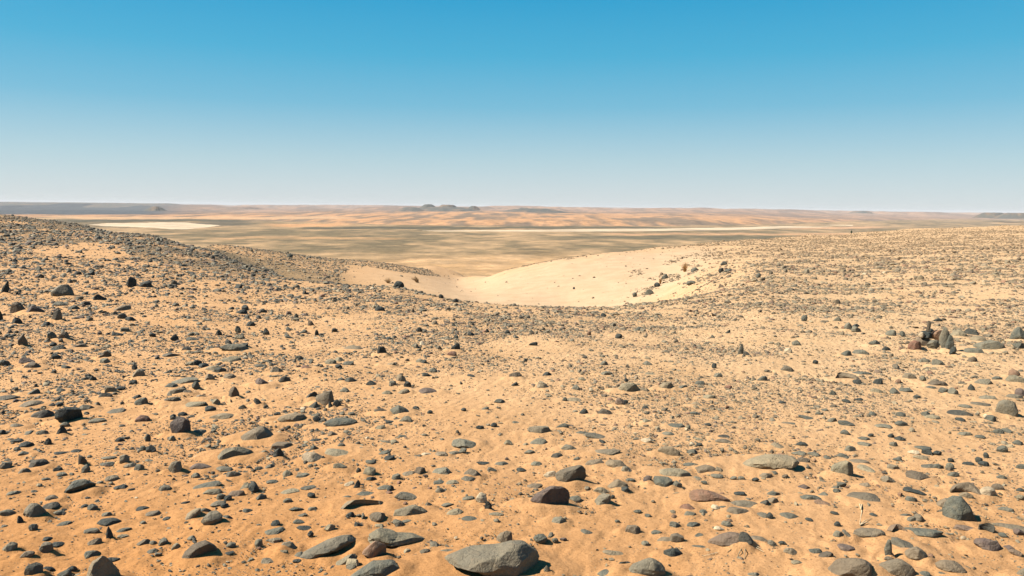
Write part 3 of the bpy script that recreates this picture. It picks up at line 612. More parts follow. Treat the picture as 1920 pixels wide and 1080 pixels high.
# landmarks: short name used by the neighbours' labels, and the full label of the stone itself
LM = {
'E0': ('tan cone at the bottom edge', 'tall tan-grey cone-shaped stone, dark on its right side, cut by the bottom edge'),
'E1': ('blue-black angular block', 'large blue-black angular block lying alone in the lower left foreground'),
'E2': ('grey block with black underside', 'grey block with a black overhanging underside, in the left foreground'),
'E3': ('square grey block', 'square grey block touching a darker stone near the left edge'),
'E4': ('black mushroom-like slab', 'black flat slab standing over a thin upright stone, left foreground'),
'E5': ('round grey cobble', 'round grey cobble with dark lower rim, right of the pale oval stone'),
'E6': ('pale oval stone', 'pale oval stone with dark right end beside the round grey cobble'),
'E7': ('slanting purple slab', 'slanting purple-brown slab with a tiny pale stone under its right end'),
'E8': ('big pale flat dome', 'big pale half-buried dome with a dark right rim, left of centre'),
'E9': ('black upright chunk', 'black upright chunk standing on a smaller grey stone, left foreground'),
'F0': ('cream block', 'cream block with a dark right end, left of the long grey slab'),
'F1': ('ribbed grey dome', 'ribbed grey dome on open sand above the centre foreground'),
'F2': ('upright white block', 'upright white block with a black stone leaning against its lower right'),
'F3': ('broad buried dome', 'broad buried tan dome right of the crescent slab'),
'F4': ('crescent slab', 'long crescent slab arching over sand in the centre foreground'),
'F5': ('long grey wedge', 'long smooth grey wedge with dark right end, bottom centre-left'),
'F6': ('flat tan slab', 'flat tan slab just below the right end of the long grey wedge'),
'F7': ('thin ridge slab', 'thin irregular ridge slab behind the pink-faced stone, mostly sunk in sand'),
'F8': ('pink-faced stone', 'rounded stone with a pinkish face and black right side'),
'F9': ('notched slab at the bottom', 'broad notched dark grey slab cut by the bottom edge left of the biggest boulder'),
'FX': ('biggest boulder', 'biggest boulder of all, smooth grey with a black shadowed right end, bottom centre'),
'G1': ('cracked tan dome', 'cracked tan dome split in two, upper right of the big angular rock'),
'G2': ('big angular rock', 'big angular dark grey rock casting a black shadow to its right'),
'G3': ('purple rock with black face', 'large purple-brown rock with a deep black right face'),
'G4': ('dark egg-shaped cobble', 'dark egg-shaped cobble alone on smooth sand beside the biggest boulder'),
'G5': ('grey cobble under the pale point', 'rounded grey-pink cobble right below a pale pointed stone'),
'G6': ('tan dome with black end', 'tan dome with a black shadowed right end'),
'G7': ('blocky two-lobed rock', 'blocky dark grey rock in a clump of four stones'),
'G8': ('pale tent-shaped stone', 'pale tent-shaped stone standing above the clump of four stones'),
'G9': ('long leaning slab', 'long tan-grey slab leaning up to the right, right of centre'),
'GA': ('long reddish dome', 'long reddish-topped dome with a dark tapering right end'),
'GB': ('orange-red stone', 'orange-red stone with a dark lower edge under the long reddish dome'),
'GC': ('dark dome with red edge', 'dark grey dome right of the orange-red stone'),
'GD': ('speckled blocky stone', 'blocky stone speckled with red on smooth sand'),
'GE': ('black folded stone', 'blackish folded stone lying above the big grey dome at the bottom'),
'GF': ('big grey dome', 'big grey domed boulder cut by the bottom edge'),
'GG': ('low dark dome at the bottom', 'low dark grey dome cut by the bottom edge, left of the big grey dome'),
'GH': ('purple beetle-shaped slab', 'purple-brown slab like a beetle back with dry roots under it'),
'GI': ('black block above the roots', 'black block joined to the purple slab above the dry roots'),
'H1': ('ribbed pointed stone', 'ribbed tan pointed stone leaning right with a black right side'),
'H2': ('blackish block on red crumbs', 'blackish flat-topped block sitting on reddish crumbs'),
'H3': ('long dark dome', 'long dark grey dome with a paler dome behind its right end'),
'H4': ('mushroom-cap dome', 'wide mushroom-cap dome above a dry root stem'),
'H5': ('dark hooked arch', 'dark grey hooked arch-shaped stone curving over a small tan cobble'),
'H6': ('white heart-shaped stone', 'white heart-shaped stone right of the hooked arch'),
'H7': ('winged slab', 'large winged dark grey slab with spread legs, right foreground'),
'H8': ('black ring-like stone', 'black ring-like curved stone right of the winged slab'),
'H9': ('purple angular stone', 'angular purple-brown stone near the lower right corner'),
'HA': ('tilted anvil slab', 'tilted anvil-shaped slab with black right foot, below the dry root stem'),
'HB': ('thin bone-shaped slab', 'thin bone-shaped slab rising to the right'),
'HC': ('upright finger stone', 'narrow upright finger of dark grey stone'),
'HD': ('bent grey slab', 'bent dark grey slab running down right from the finger stone'),
'HE': ('dark toothed stone', 'blackish toothed wedge above the big round boulder at the bottom'),
'HF': ('big round boulder', 'big round dark grey boulder with a tan patch, cut by the bottom edge'),
'HG': ('pyramid boulder', 'dark grey pyramid boulder cut by the bottom edge'),
'HH': ('diamond-shaped block', 'diamond-shaped dark grey block in the lower right'),
'HI': ('corner boulder', 'dark grey boulder cut by the lower right corner of the picture'),
'A0': ('black pointed stone', 'black pointed stone standing at the far left edge of the field'),
'A1': ('grey triangular slab', 'grey triangular slab at the back of the left field'),
'A2': ('thin black pinnacle', 'thin black pinnacle near the left edge'),
'A3': ('black humped stone', 'black humped stone rising to the right, left field'),
'A4': ('black tooth stone', 'black tooth-shaped stone with a grey stone at its foot'),
'A5': ('black leaning stone', 'black stone leaning left above the wide buried grey block'),
'A6': ('wide buried block', 'wide half-buried grey block with a dark right end'),
'A7': ('long pale wedge', 'long tan wedge lying on the sand with a dark tip on its right'),
'A8': ('black notched block', 'black block with a notched top in the left field'),
'A9': ('black loaf-shaped stone', 'black loaf-shaped stone left of the big black cobble'),
'AX': ('big black cobble', 'big two-tone cobble, purple left and black right, in the left field'),
'AY': ('small red cobble', 'small reddish cobble between the two big cobbles of the left field'),
'AZ': ('purple cobble', 'big round purple-brown cobble with a black right side'),
'B0': ('small black pyramid', 'small black pyramid at the back left of centre'),
'B1': ('black pyramid', 'black pyramid with a pale tip standing on open sand'),
'B2': ('white pointed stone', 'small white pointed stone far back above the centre'),
'B3': ('black triangle on a red block', 'black triangular stone standing on a reddish block'),
'B4': ('red block', 'small reddish block under the black triangular stone'),
'B5': ('slanting purple stone', 'purple-brown stone slanting down to the right, left of the black hump'),
'B6': ('black hump', 'black hump with a peaked top left of the grey split rocks'),
'B7': ('purple capped slab', 'purple-brown capped slab with a black lower edge, centre'),
'B8': ('black peaked block', 'black peaked block at the left of the grey split rocks'),
'B9': ('grey split rocks', 'grey block split by dark cracks right of the black peaked block'),
'BA': ('black slanting block', 'black slanting block left of a pair of grey rounded stones'),
'BB': ('pale rounded block', 'grey rounded block right of the black slanting block'),
'BC': ('wide pale block', 'wide pale block half buried with a dark foot on its right'),
'BD': ('dark torpedo-shaped stone', 'long dark torpedo-shaped stone lying flat on smooth sand'),
'BE': ('big grooved stone', 'big grooved grey stone with several dark ridges, left of centre'),
'C0': ('cream pyramid', 'cream pyramid with a tan right side'),
'C1': ('large tan rock with black end', 'large tan rock with a black right end, middle of the field'),
'C2': ('tan box stone', 'tan box-like stone with a black right side'),
'C3': ('dark rounded neighbour', 'dark grey rounded stone right of the tan box-like stone'),
'C4': ('forked upright stone', 'thin upright left prong of the forked standing stones'),
'C5': ('forked black prong', 'black right prong of the forked standing stones'),
'C6': ('pink-spotted stone', 'purple stone with a pink spot below the large tan rock'),
'C7': ('black fin stone', 'black fin-shaped stone with a spreading right foot'),
'C8': ('tan rim stone', 'tan sunken stone with a black curved right rim'),
'C9': ('grey oval with black end', 'grey oval stone with a black right end'),
'D0': ('upright sliver of the cairn', 'thin dark sliver standing upright on top of the cairn'),
'D1': ('upper block of the cairn', 'dark block under the upright sliver of the cairn'),
'D2': ('white stone of the cairn', 'small white stone on the left shoulder of the cairn'),
'D3': ('black hollow stone of the cairn', 'black hollow-looking stone at the left middle of the cairn'),
'D4': ('red round stone of the cairn', 'round reddish stone at the lower left foot of the cairn'),
'D5': ('red and cream wedge', 'orange-red wedge with a cream edge on top of the cairn'),
'D6': ('grey plate of the cairn', 'grey plate leaning at the front middle of the cairn'),
'D7': ('grey upright slab of the cairn', 'tallest stone of the cairn, a grey upright slab'),
'DJ': ('leaning shard of the cairn', 'dark grey pointed shard on the right flank of the cairn'),
'D8': ('black peg of the cairn', 'narrow black stone at the lower right foot of the cairn'),
'D9': ('squarish grey stone', 'squarish grey stone lying left of the cairn'),
'DA': ('grey stone heap', 'broad grey domed slab right of the cairn'),
'DB': ('black arch-shaped dome', 'blackish little dome below right of the cairn'),
'DC': ('grey block at the right edge', 'dark grey block at the right edge level with the cairn'),
'DD': ('dark little peak', 'dark grey little peak on pale sand, right of centre'),
'DE': ('black dashed slab', 'flat blackish slab on sand below the cairn'),
'DF': ('red cobble at the right', 'small reddish cobble on a tan dome near the right edge'),
'DG': ('tan dome at the right', 'tan dome under the small reddish cobble near the right edge'),
'DH': ('helmet-shaped stone', 'grey helmet-shaped stone standing near the right edge'),
'DI': ('black disc stone', 'flat blackish disc with a pale mark left of the helmet-shaped stone'),
}
OUT = {
'F5': [(350, 935), (420, 880), (550, 800), (610, 785), (690, 800), (730, 835), (640, 890), (540, 905), (420, 955)],
'F7': [(800, 880), (870, 790), (855, 720), (950, 740), (1050, 790), (1230, 815), (1240, 850), (1130, 850), (960, 858), (880, 850)],
'F9': [(730, 1085), (850, 980), (1050, 960), (1010, 1040), (1000, 1120), (740, 1120)],
'FX': [(1450, 945), (1500, 912), (1640, 888), (1780, 866), (1850, 828), (1915, 800), (1975, 832), (2040, 900), (2092, 985), (2075, 1060), (2000, 1130), (1740, 1130), (1620, 1040), (1500, 1005)],
'G2': [(330, 320), (370, 270), (480, 245), (520, 238), (545, 290), (525, 350), (440, 412), (390, 390), (345, 345)],
'G3': [(150, 505), (210, 425), (260, 400), (370, 415), (420, 460), (380, 540), (320, 595), (230, 590), (170, 525)],
'G9': [(1690, 305), (1770, 250), (1840, 190), (1890, 155), (2000, 155), (2080, 165), (2108, 205), (2060, 240), (1990, 250), (1850, 285), (1760, 316)],
'GA': [(1345, 515), (1375, 450), (1430, 428), (1500, 440), (1590, 480), (1622, 545), (1540, 530), (1400, 520)],
'GF': [(865, 1090), (900, 990), (1000, 930), (1070, 955), (1130, 1030), (1110, 1120), (870, 1120)],
'GH': [(1492, 870), (1540, 800), (1620, 760), (1720, 770), (1790, 800), (1790, 850), (1680, 860), (1600, 880)],
'H1': [(475, 325), (500, 260), (560, 210), (592, 198), (620, 330), (605, 345), (520, 343)],
'H7': [(1340, 705), (1345, 600), (1370, 530), (1430, 515), (1470, 570), (1540, 690), (1520, 705), (1430, 665), (1370, 690)],
'HA': [(660, 815), (670, 755), (720, 735), (820, 730), (835, 715), (858, 800), (820, 795), (740, 780)],
'HB': [(1040, 800), (1045, 765), (1130, 760), (1220, 738), (1265, 742), (1240, 770), (1120, 785)],
'HF': [(440, 1120), (480, 1060), (545, 975), (620, 950), (690, 962), (735, 1020), (752, 1120)],
'HG': [(830, 1065), (860, 1010), (945, 943), (1010, 1000), (1072, 1060), (1060, 1100), (850, 1100)],
'AX': [(445, 850), (480, 820), (550, 825), (600, 870), (600, 930), (545, 942), (490, 920), (450, 885)],
'BD': [(518, 920), (550, 888), (620, 886), (700, 898), (748, 930), (700, 955), (620, 965), (550, 950)],
'C1': [(800, 680), (830, 635), (880, 622), (925, 635), (957, 695), (935, 712), (860, 708)],
'C9': [(122, 985), (140, 955), (200, 948), (270, 960), (292, 1000), (270, 1023), (180, 1015)],
'DH': [(1725, 870), (1740, 800), (1775, 770), (1825, 775), (1845, 830), (1835, 885), (1790, 888)],
}
EXTRA = [(247, 528, 15, 20, 'tk'), (273, 533, 20, 12, 'dk'), (118, 546, 32, 20, 'bm'), (11, 540, 10, 20, 'tk'), (187, 558, 20, 12, 'tk'), (170, 509, 12, 13, 'Rk'), (447, 537, 14, 8, 'sk'),
         (748, 533, 18, 12, 'bk'), (827, 555, 9, 8, 'rk'), (854, 563, 9, 7, 'rk'), (1076, 540, 4, 4, 'rk'), (543, 479, 11, 7, 'dm'), (1218, 547, 16, 10, 'dm'), (1232, 533, 11, 9, 'bk'), (1246, 519, 12, 8, 'dm'),
         (1190, 552, 8, 9, 'rm'), (1303, 504, 14, 9, 'dm'), (1352, 507, 10, 9, 'rk'), (1367, 506, 17, 6, 'sm'), (1422, 517, 8, 8, 'rm'), (1298, 529, 20, 8, 'sm'), (1357, 493, 12, 8, 'dm')]
stones = []
for T, txt in CAT.items():
    ox, oy = TILES[T]
    for e in txt.replace('\n', '').split(';'):
        q = e.split()
        if len(q) < 5: continue
        x, y, w_, h_ = map(float, q[:4])
        key = T + q[4][2:] if len(q[4]) > 2 else None
        ol = None
        if key in OUT:
            P = OUT[key]; xs = [p[0] for p in P]; ys = [p[1] for p in P]
            x, y, w_, h_ = (min(xs) + max(xs)) / 2, (min(ys) + max(ys)) / 2, max(xs) - min(xs), max(ys) - min(ys)
            ol = P
        stones.append(dict(x=ox + x / 4, y=oy + y / 4, w=w_ / 4, h=h_ / 4, s=q[4][0], c=q[4][1], key=key, ol=ol))
for x, y, w_, h_, c in EXTRA:
    stones.append(dict(x=x, y=y, w=w_, h=h_, s=c[0], c=c[1], key=None, ol=None))
CAIRN_BACK = {'D0': 4.2, 'D1': 3.0, 'D2': 2.6, 'D5': 3.0, 'D3': 1.4}     # the upper stones of the cairn rest on the lower ones
stones.sort(key=lambda s: -(s['w'] * s['h'] + (1e6 if s['key'] else 0)))
# where each stone stands
X = np.array([s['x'] for s in stones]); Y = np.array([s['y'] for s in stones]); W = np.array([s['w'] * 1.08 for s in stones]); Hh = np.array([s['h'] * (1.0 if s['ol'] else 1.12) for s in stones])
cairn_base = 560 + 405 / 4
yb = Y + Hh / 2
for i, s in enumerate(stones):
    s['lift'] = 0
    if s['key'] in CAIRN_BACK: yb[i] = cairn_base - 12
bx, by, bz = place(X, yb)
dist = np.sqrt(bx ** 2 + by ** 2 + (EYE - bz) ** 2)
for i, s in enumerate(stones):
    dep = (EYE - bz[i]) / dist[i]; cd = math.sqrt(1 - dep ** 2)
    wm = W[i] / F * dist[i]; hm = Hh[i] / F * dist[i]
    fd = {'s': .8, 'a': .9, 't': .7, 'c': .55}.get(s['s'], .8)
    D = min(wm * fd, hm * .8 / max(dep, .12)) if s['s'] != 't' else min(wm, hm) * .8
    D = max(D, min(wm, hm) * .55)
    H = max((hm - D * dep * .75) / cd, .22 * wm if s['s'] != 's' else .14 * wm, hm * .3)
    dr = np.array([bx[i], by[i]]) / math.hypot(bx[i], by[i])
    # centre sits half a depth behind the front edge, and the sideways pixel stays the same
    k = (math.hypot(bx[i], by[i]) + D * .45) / math.hypot(bx[i], by[i])
    cx, cy = bx[i] * k, by[i] * k
    z = float(terrain(np.array([cx]), np.array([cy]))[0])
    if s['key'] in CAIRN_BACK:
        top = ray(X[i], Y[i] + Hh[i] / 2); hh = math.hypot(top[0], top[1]); z = EYE + top[2] / hh * math.hypot(cx, cy) + .01 * 0
        s['lift'] = 1
    s.update(pos=(cx, cy, z), wm=wm, D=D, H=H, yaw=-math.atan2(cx, cy), dist=dist[i])
EM = {'s': .36, 'd': .38, 'r': .26, 'b': .24, 't': .2, 'l': .28, 'R': .28, 'a': .3, 'c': .2}


def build_rock(s, seed, level):
    v, f = rock_unit(s['s'] if s['s'] != 'c' else 'c', seed, level, s['ol'], s['key'])
    em = 0.04 if s['lift'] or s['key'] in ('D7', 'D8', 'D6', 'DJ') else EM[s['s']]
    c = s['H'] / (2 * (1 - em))
    v = v * np.array([s['wm'] / 2, s['D'] / 2, c])
    g = np.random.default_rng(seed + 5)
    if s['ol'] is None and not s['lift']:
        t = math.radians(g.uniform(-9, 9)); R_ = np.array([[math.cos(t), 0, math.sin(t)], [0, 1, 0], [-math.sin(t), 0, math.cos(t)]]); v = v @ R_.T
    v[:, 2] += c * (1 - 2 * em)
    return v, f


KEYED = {s['key']: s for s in stones if s['key']}
N_IND = 299
things = stones[:N_IND]; rest = stones[N_IND:]
SIZE = lambda s: 'tiny' if s['w'] < 12 else ('small' if s['w'] < 20 else ('medium-sized' if s['w'] < 34 else 'large'))
SHW = {'r': 'rounded', 's': 'flat', 't': 'pointed', 'b': 'blocky', 'l': 'left-high wedge', 'R': 'right-high wedge', 'd': 'domed', 'a': 'curved', 'c': 'irregular'}
SECT = ['right of', 'below and right of', 'below', 'below and left of', 'left of', 'above and left of', 'above', 'above and right of']
used = {}
ORD = ['', 'second ', 'third ', 'fourth ', 'fifth ', 'sixth ', 'seventh ', 'eighth ', 'ninth ']
lms = [s for s in things if s['key'] in LM and not (s['key'][0] == 'D' and s['key'][1] in '012345678J')]
lms += [KEYED['D7']]
todo = []
for i, s in enumerate(things):
    if s['key'] in LM:
        s['label'] = LM[s['key']][1]; continue
    best = min(lms, key=lambda q: math.hypot(q['x'] - s['x'], (q['y'] - s['y']) * 1.5))
    a = math.degrees(math.atan2(s['y'] - best['y'], s['x'] - best['x'])) % 360
    s['ref'] = (best['key'], int(((a + 22.5) % 360) // 45)); s['rd'] = math.hypot(s['x'] - best['x'], s['y'] - best['y'])
    todo.append(s)
groups_ = {}
for s in todo:
    groups_.setdefault((s['ref'], s['c'], s['s']), []).append(s)
for k, lst in groups_.items():
    lst.sort(key=lambda s: s['rd'])
    for n_, s in enumerate(lst):
        lm = LM[k[0][0]][0] if k[0][0] != 'D7' else 'cairn'
        o_ = ORD[n_] + ('nearest one ' if n_ else '')
        s['label'] = f"{SIZE(s)} {STONE_W[s['c']]} {SHW[s['s']]} stone, {o_}{SECT[k[0][1]]} the {lm}"
CAIRN = {'D%d' % q for q in range(9)} | {'DJ'}
for i, s in enumerate(things):
    v, f = build_rock(s, 100 + i, 5 if s['w'] > 60 else (4 if s['w'] > 15 else 3))
    nm = 'boulder' if s['wm'] > .24 else ('flat_stone' if s['s'] in 'sa' or (s['key'] in ('F7', 'G9', 'H7', 'HA', 'HB', 'GH', 'F5')) else 'stone')
    o = mesh_obj(nm, v, f, MAT_STONE[s['c']], True)
    o.data.set_sharp_from_angle(angle=math.radians(24))
    o.location = s['pos']; o.rotation_euler = (0, 0, s['yaw'])
    o['label'] = s['label']; o['category'] = 'stone'
    o['group'] = 'stones piled in the cairn' if s['key'] in CAIRN else 'loose stones lying on the sand'

# ---- the countless small ones, one object
VV, FF, CC = [], [], []
nv = 0


def add_stuff(v, f, col):
    global nv
    VV.append(v.astype(np.float32)); FF.append((f + nv).astype(np.int32)); CC.append(np.repeat(np.array(col, np.float32)[None], len(v), 0)); nv += len(v)


for i, s in enumerate(rest):
    v, f = build_rock(s, 900 + i, 3 if s['w'] > 12 else 2)
    c, sn = math.cos(s['yaw']), math.sin(s['yaw'])
    v = np.stack([v[:, 0] * c - v[:, 1] * sn, v[:, 0] * sn + v[:, 1] * c, v[:, 2]], 1) + np.array(s['pos'])
    add_stuff(v, f, np.array(STONE_C[s['c']][0]) * .7 + np.array(STONE_C[s['c']][1]) * .3)

HILL = [(0, 400), (150, 410), (300, 436), (400, 462), (500, 502), (560, 520), (480, 520), (400, 510), (300, 492), (180, 486), (0, 500)]
HOLLOW = [(60, 468), (150, 455), (215, 455), (250, 480), (190, 488), (90, 482)]
RIDGE2 = [(560, 470), (640, 478), (740, 490), (800, 505), (830, 520), (760, 512), (690, 500), (600, 490)]
RIDGE3 = [(820, 492), (860, 496), (886, 509), (870, 513), (840, 502)]
RIDGE1B = [(400, 450), (560, 472), (640, 484), (660, 512), (560, 512), (470, 480)]
BANDS = [[(1180, 548), (1240, 512), (1300, 496), (1330, 502), (1260, 528), (1200, 560)], [(1180, 512), (1260, 484), (1330, 468), (1400, 470), (1330, 486), (1240, 500), (1190, 520)], [(1260, 536), (1330, 516), (1400, 500), (1400, 515), (1330, 530)]]
SPARSE = [((1030, 960, 1300, 1080), .25), ((1140, 940, 1480, 1010), .5), ((1480, 640, 1620, 690), .3), ((0, 930, 120, 1080), .8), ((600, 830, 960, 1000), .6), ((960, 960, 1100, 1080), .15), ((690, 700, 960, 900), .6), ((1560, 1010, 1920, 1080), .35), ((1440, 940, 1700, 1080), .45), ((820, 960, 900, 1080), .4)]


def density(px, py, x, y):
    r = np.hypot(x, y)
    d = np.interp(py, [420, 470, 560, 640, 720, 800, 900, 1080], [1.25, 1.25, 1.3, 1.1, .85, .75, .6, .5])
    d = d * (.2 + 1.5 * smooth(.3, .7, fbm(x * .7, y * .7, 120, 4)))
    left = smooth(760, 150, px)
    d = d * (1 - .28 * smooth(1150, 1450, px) * smooth(640, 540, py))
    d = d * (1 + .6 * left * smooth(900, 720, py))
    for (a, b, c, e), m_ in SPARSE:
        k = smooth(a - 25, a + 25, px) * smooth(c + 25, c - 25, px) * smooth(b - 12, b + 12, py) * smooth(e + 12, e - 12, py)
        d = d * (1 - k * (1 - m_))
    d = np.where(in_poly(px, py, HILL) & (r > 22), 7.0, d)
    jx = px + (fbm(x * .8, y * .8, 130, 3) - .5) * 40; jy = py + (fbm(x * .8, y * .8, 133, 3) - .5) * 14
    d = np.where(in_poly(jx, jy, HOLLOW), .35, d)
    beyond = (r > np.interp(px, [300, 400, 500, 600, 740, 860, 1000], [62, 47, 37, 28.5, 25.5, 24, 24])) & (px > 330) & (px < 950) & (py > 430)
    d = np.where(beyond, np.where(px < 640, .8 * (fbm(x * .25, y * .12, 151, 3) > .42) + .15, .05), d)
    d = np.where(beyond & in_poly(jx * .5 + px * .5, jy * .5 + py * .5, RIDGE1B), 1.3, d)
    d = np.where(in_poly(px, py, RIDGE2) & beyond, 2.2, d)
    d = np.where(in_poly(px, py, RIDGE3) & beyond, 3.5, d)
    inb = in_poly(jx * .4 + px * .6, jy * .4 + py * .6, BOWL) & (r > 22)
    d = np.where(inb, .012, d)
    edge = smooth(1480, 1290, px + jx * 0 + (fbm(x * .3, y * .3, 140, 4) - .5) * 260) * smooth(452, 470, py) * smooth(600, 560, py + smooth(1150, 1480, px) * 45) * (r > 24) * (px > 1100)
    d = np.where(px > 1100, np.minimum(np.where(inb, .9, d), d * 0 + .9 * (1 - edge) ** 2 + .012) * (1 - inb * 0) if False else d * (1 - .90 * edge) + .03, d)
    for q in BANDS:
        d = np.where(in_poly(jx, jy, q) & (r > 24), 1.1 * (fbm(x * 1.2, y * .5, 150, 3) > .42), d)
    return d


K = 0.00095
NC = 960000; NF = 210000
az = rng.uniform(-math.radians(46), math.radians(46), NC)
lr = rng.uniform(math.log(2.6), math.log(330), NC)
lr[:NF] = rng.uniform(math.log(3.0), math.log(15), NF)
r = np.exp(lr); x = np.sin(az) * r; y = np.cos(az) * r
# chips broken off the larger stones lie round them
xs0 = NF; NX = 2600
par = rng.integers(0, 330, NX); pa = rng.uniform(0, 6.28, NX); pr = rng.uniform(.5, 1.25, NX) ** 1.2
PX = np.array([s['pos'][0] for s in stones]); PY = np.array([s['pos'][1] for s in stones]); PW = np.array([s['wm'] for s in stones])
x[xs0:xs0 + NX] = PX[par] + np.cos(pa) * pr * PW[par]; y[xs0:xs0 + NX] = PY[par] + np.sin(pa) * pr * PW[par]; r = np.hypot(x, y)
z = terrain(x, y)
px, py, dp = project(x, y, z)
fine = np.arange(NC) < NF
size = K * r * rng.uniform(0, 1, NC) ** (-1 / 1.7)
size[(px < 700) & (py < 640)] *= .85
size = np.where(fine, r * rng.uniform(.0006, .0019, NC), size)
size[xs0:xs0 + NX] = PW[par] * rng.uniform(.05, .2, NX)
cap = np.minimum(.0085 * r, .30)
px = np.clip(px, -20, 1940)
ok = (size < cap) & (py < 1250)
dn = density(px, py, x, y)
ok &= rng.uniform(0, 1, NC) < dn * np.where(fine, .5, .66)
ok[xs0:xs0 + NX] = rng.uniform(0, 1, NX) < .75
# keep clear of the larger stones
SX = np.array([s['pos'][0] for s in stones]); SY = np.array([s['pos'][1] for s in stones]); SR = np.array([s['wm'] * .42 for s in stones])
idx = np.where(ok)[0]
for ch in np.array_split(idx, 60):
    d2 = (x[ch, None] - SX) ** 2 + (y[ch, None] - SY) ** 2
    ok[ch[(d2 < SR ** 2).any(1)]] = False
idx = np.where(ok)[0]
# nothing hidden in the dead ground beyond a crest is needed
vx = x[idx]; vy = y[idx]; vz = z[idx] + size[idx] * .5
vis = np.ones(len(idx), bool)
for q in np.linspace(.15, .985, 44):
    vis &= terrain(vx * q, vy * q) < EYE + (vz - EYE) * q + .06 + .02 * r[idx] * (1 - q) * .1 + .004 * r[idx]
idx = idx[vis]
print('small stones', len(idx))
pal_l = ['k', 'k', 'm', 'm', 'm', 'g', 'g', 'n', 'p']  # left mix darker: dark varnish, with the backlit look put into the colour
pal_r = ['k', 'm', 'g', 'g', 'n', 'n', 'n', 'p', 'm', 'g', 'e']
keys = list(STONE_C)
BASE = np.array([np.array(STONE_C[k][0]) * .6 + np.array(STONE_C[k][1]) * .4 for k in keys])
pick_l = rng.choice([keys.index(q) for q in pal_l], len(idx)); pick_r = rng.choice([keys.index(q) for q in pal_r], len(idx))
rt = rng.uniform(0, 1, len(idx)) < smooth(250, 1250, px[idx])
ci = np.where(rt, pick_r, pick_l)
ci = np.where(rng.uniform(0, 1, len(idx)) < .012, keys.index('w'), ci)
colr = BASE[ci] * rng.uniform(.6, 1.4, (len(idx), 1))
warm = ((.30 + .45 * smooth(14, 80, r[idx])) * (.25 + .75 * smooth(500, 1200, px[idx])))[:, None]
colr = colr * (1 - warm) + np.array([.165, .112, .062]) * warm
spx = size[idx] / r[idx]
for level, sel in ((1, spx < .0030), (2, (spx >= .0030) & (spx < .0062)), (3, spx >= .0062)):
    ids = np.where(sel)[0]
    if not len(ids): continue
    var = [rock_unit(random.choice('rbblRdsb'), 5000 + q, level) for q in range(26)]
    f0 = var[0][1]
    pick = rng.integers(0, len(var), len(ids))
    U = np.stack([v for v, _ in var])[pick]                      # n, nv, 3
    n_ = len(ids)
    s_ = size[idx][ids]
    sx = s_ * rng.uniform(.4, .62, n_); sy = s_ * rng.uniform(.3, .6, n_)
    tall = rng.uniform(0, 1, n_)
    sz = s_ * np.where(tall > .955, rng.uniform(.4, .65, n_), rng.uniform(.14, .38, n_))
    U = U * np.stack([sx, sy, sz], 1)[:, None, :]
    t = rng.uniform(0, 2 * math.pi, n_); c, sn = np.cos(t)[:, None], np.sin(t)[:, None]
    tl = rng.uniform(-.35, .35, n_)[:, None]
    zz = U[..., 2] + U[..., 0] * tl
    P = np.stack([U[..., 0] * c - U[..., 1] * sn + x[idx][ids][:, None], U[..., 0] * sn + U[..., 1] * c + y[idx][ids][:, None], zz + (z[idx][ids] + sz * .25)[:, None]], -1)
    nvv = P.shape[1]
    Fa = f0[None] + (np.arange(n_) * nvv)[:, None, None] + nv
    VV.append(P.reshape(-1, 3).astype(np.float32)); FF.append(Fa.reshape(-1, 3).astype(np.int32))
    CC.append(np.repeat(colr[ids], nvv, 0).astype(np.float32)); nv += n_ * nvv
sm = mesh_obj('small_stones', np.concatenate(VV), np.concatenate(FF), MAT_SCATTER, False, {'tint': np.concatenate(CC)})
sm['kind'] = 'stuff'


# ---- dry tufts and dead roots
def blade_mesh(lines):
    V_, F_ = [], []
    for pts, r0, r1 in lines:
        n_ = len(pts); b0 = len(V_)
        for a, p in enumerate(pts):
            p = np.array(p, float); q = np.array(pts[min(a + 1, n_ - 1)], float) - np.array(pts[max(a - 1, 0)], float); q /= max(np.linalg.norm(q), 1e-9)
            u = np.cross(q, [.31, .2, .93]); u /= max(np.linalg.norm(u), 1e-9); v_ = np.cross(q, u)
            rad = r0 + (r1 - r0) * a / (n_ - 1)
            for k in range(4):
                an = k * math.pi / 2
                V_.append(p + (u * math.cos(an) + v_ * math.sin(an)) * rad)
        for a in range(n_ - 1):
            for k in range(4):
                F_.append((b0 + a * 4 + k, b0 + a * 4 + (k + 1) % 4, b0 + a * 4 + 4 + (k + 1) % 4, b0 + a * 4 + 4 + k))
    return np.array(V_), np.array(F_)


def plain_mat(name, col):
    m, nt, b = new_mat(name)
    pos = N(nt, 'ShaderNodeNewGeometry').outputs['Position']
    nt.links.new(mix(nt, 'MULTIPLY', 1, col, ramp(nt, noise(nt, 40, 3, .6, pos), [(.3, (.7, .7, .7)), (.7, (1.2, 1.2, 1.15))])), b.inputs['Base Color'])
    return m


M_TUFT = plain_mat('dry_grass', (.32, .17, .06)); M_PALE = plain_mat('pale_tuft', (.27, .17, .08)); M_ROOT = plain_mat('dead_root', (.2, .15, .09)); M_ROOTP = plain_mat('bleached_root', (.40, .31, .2))


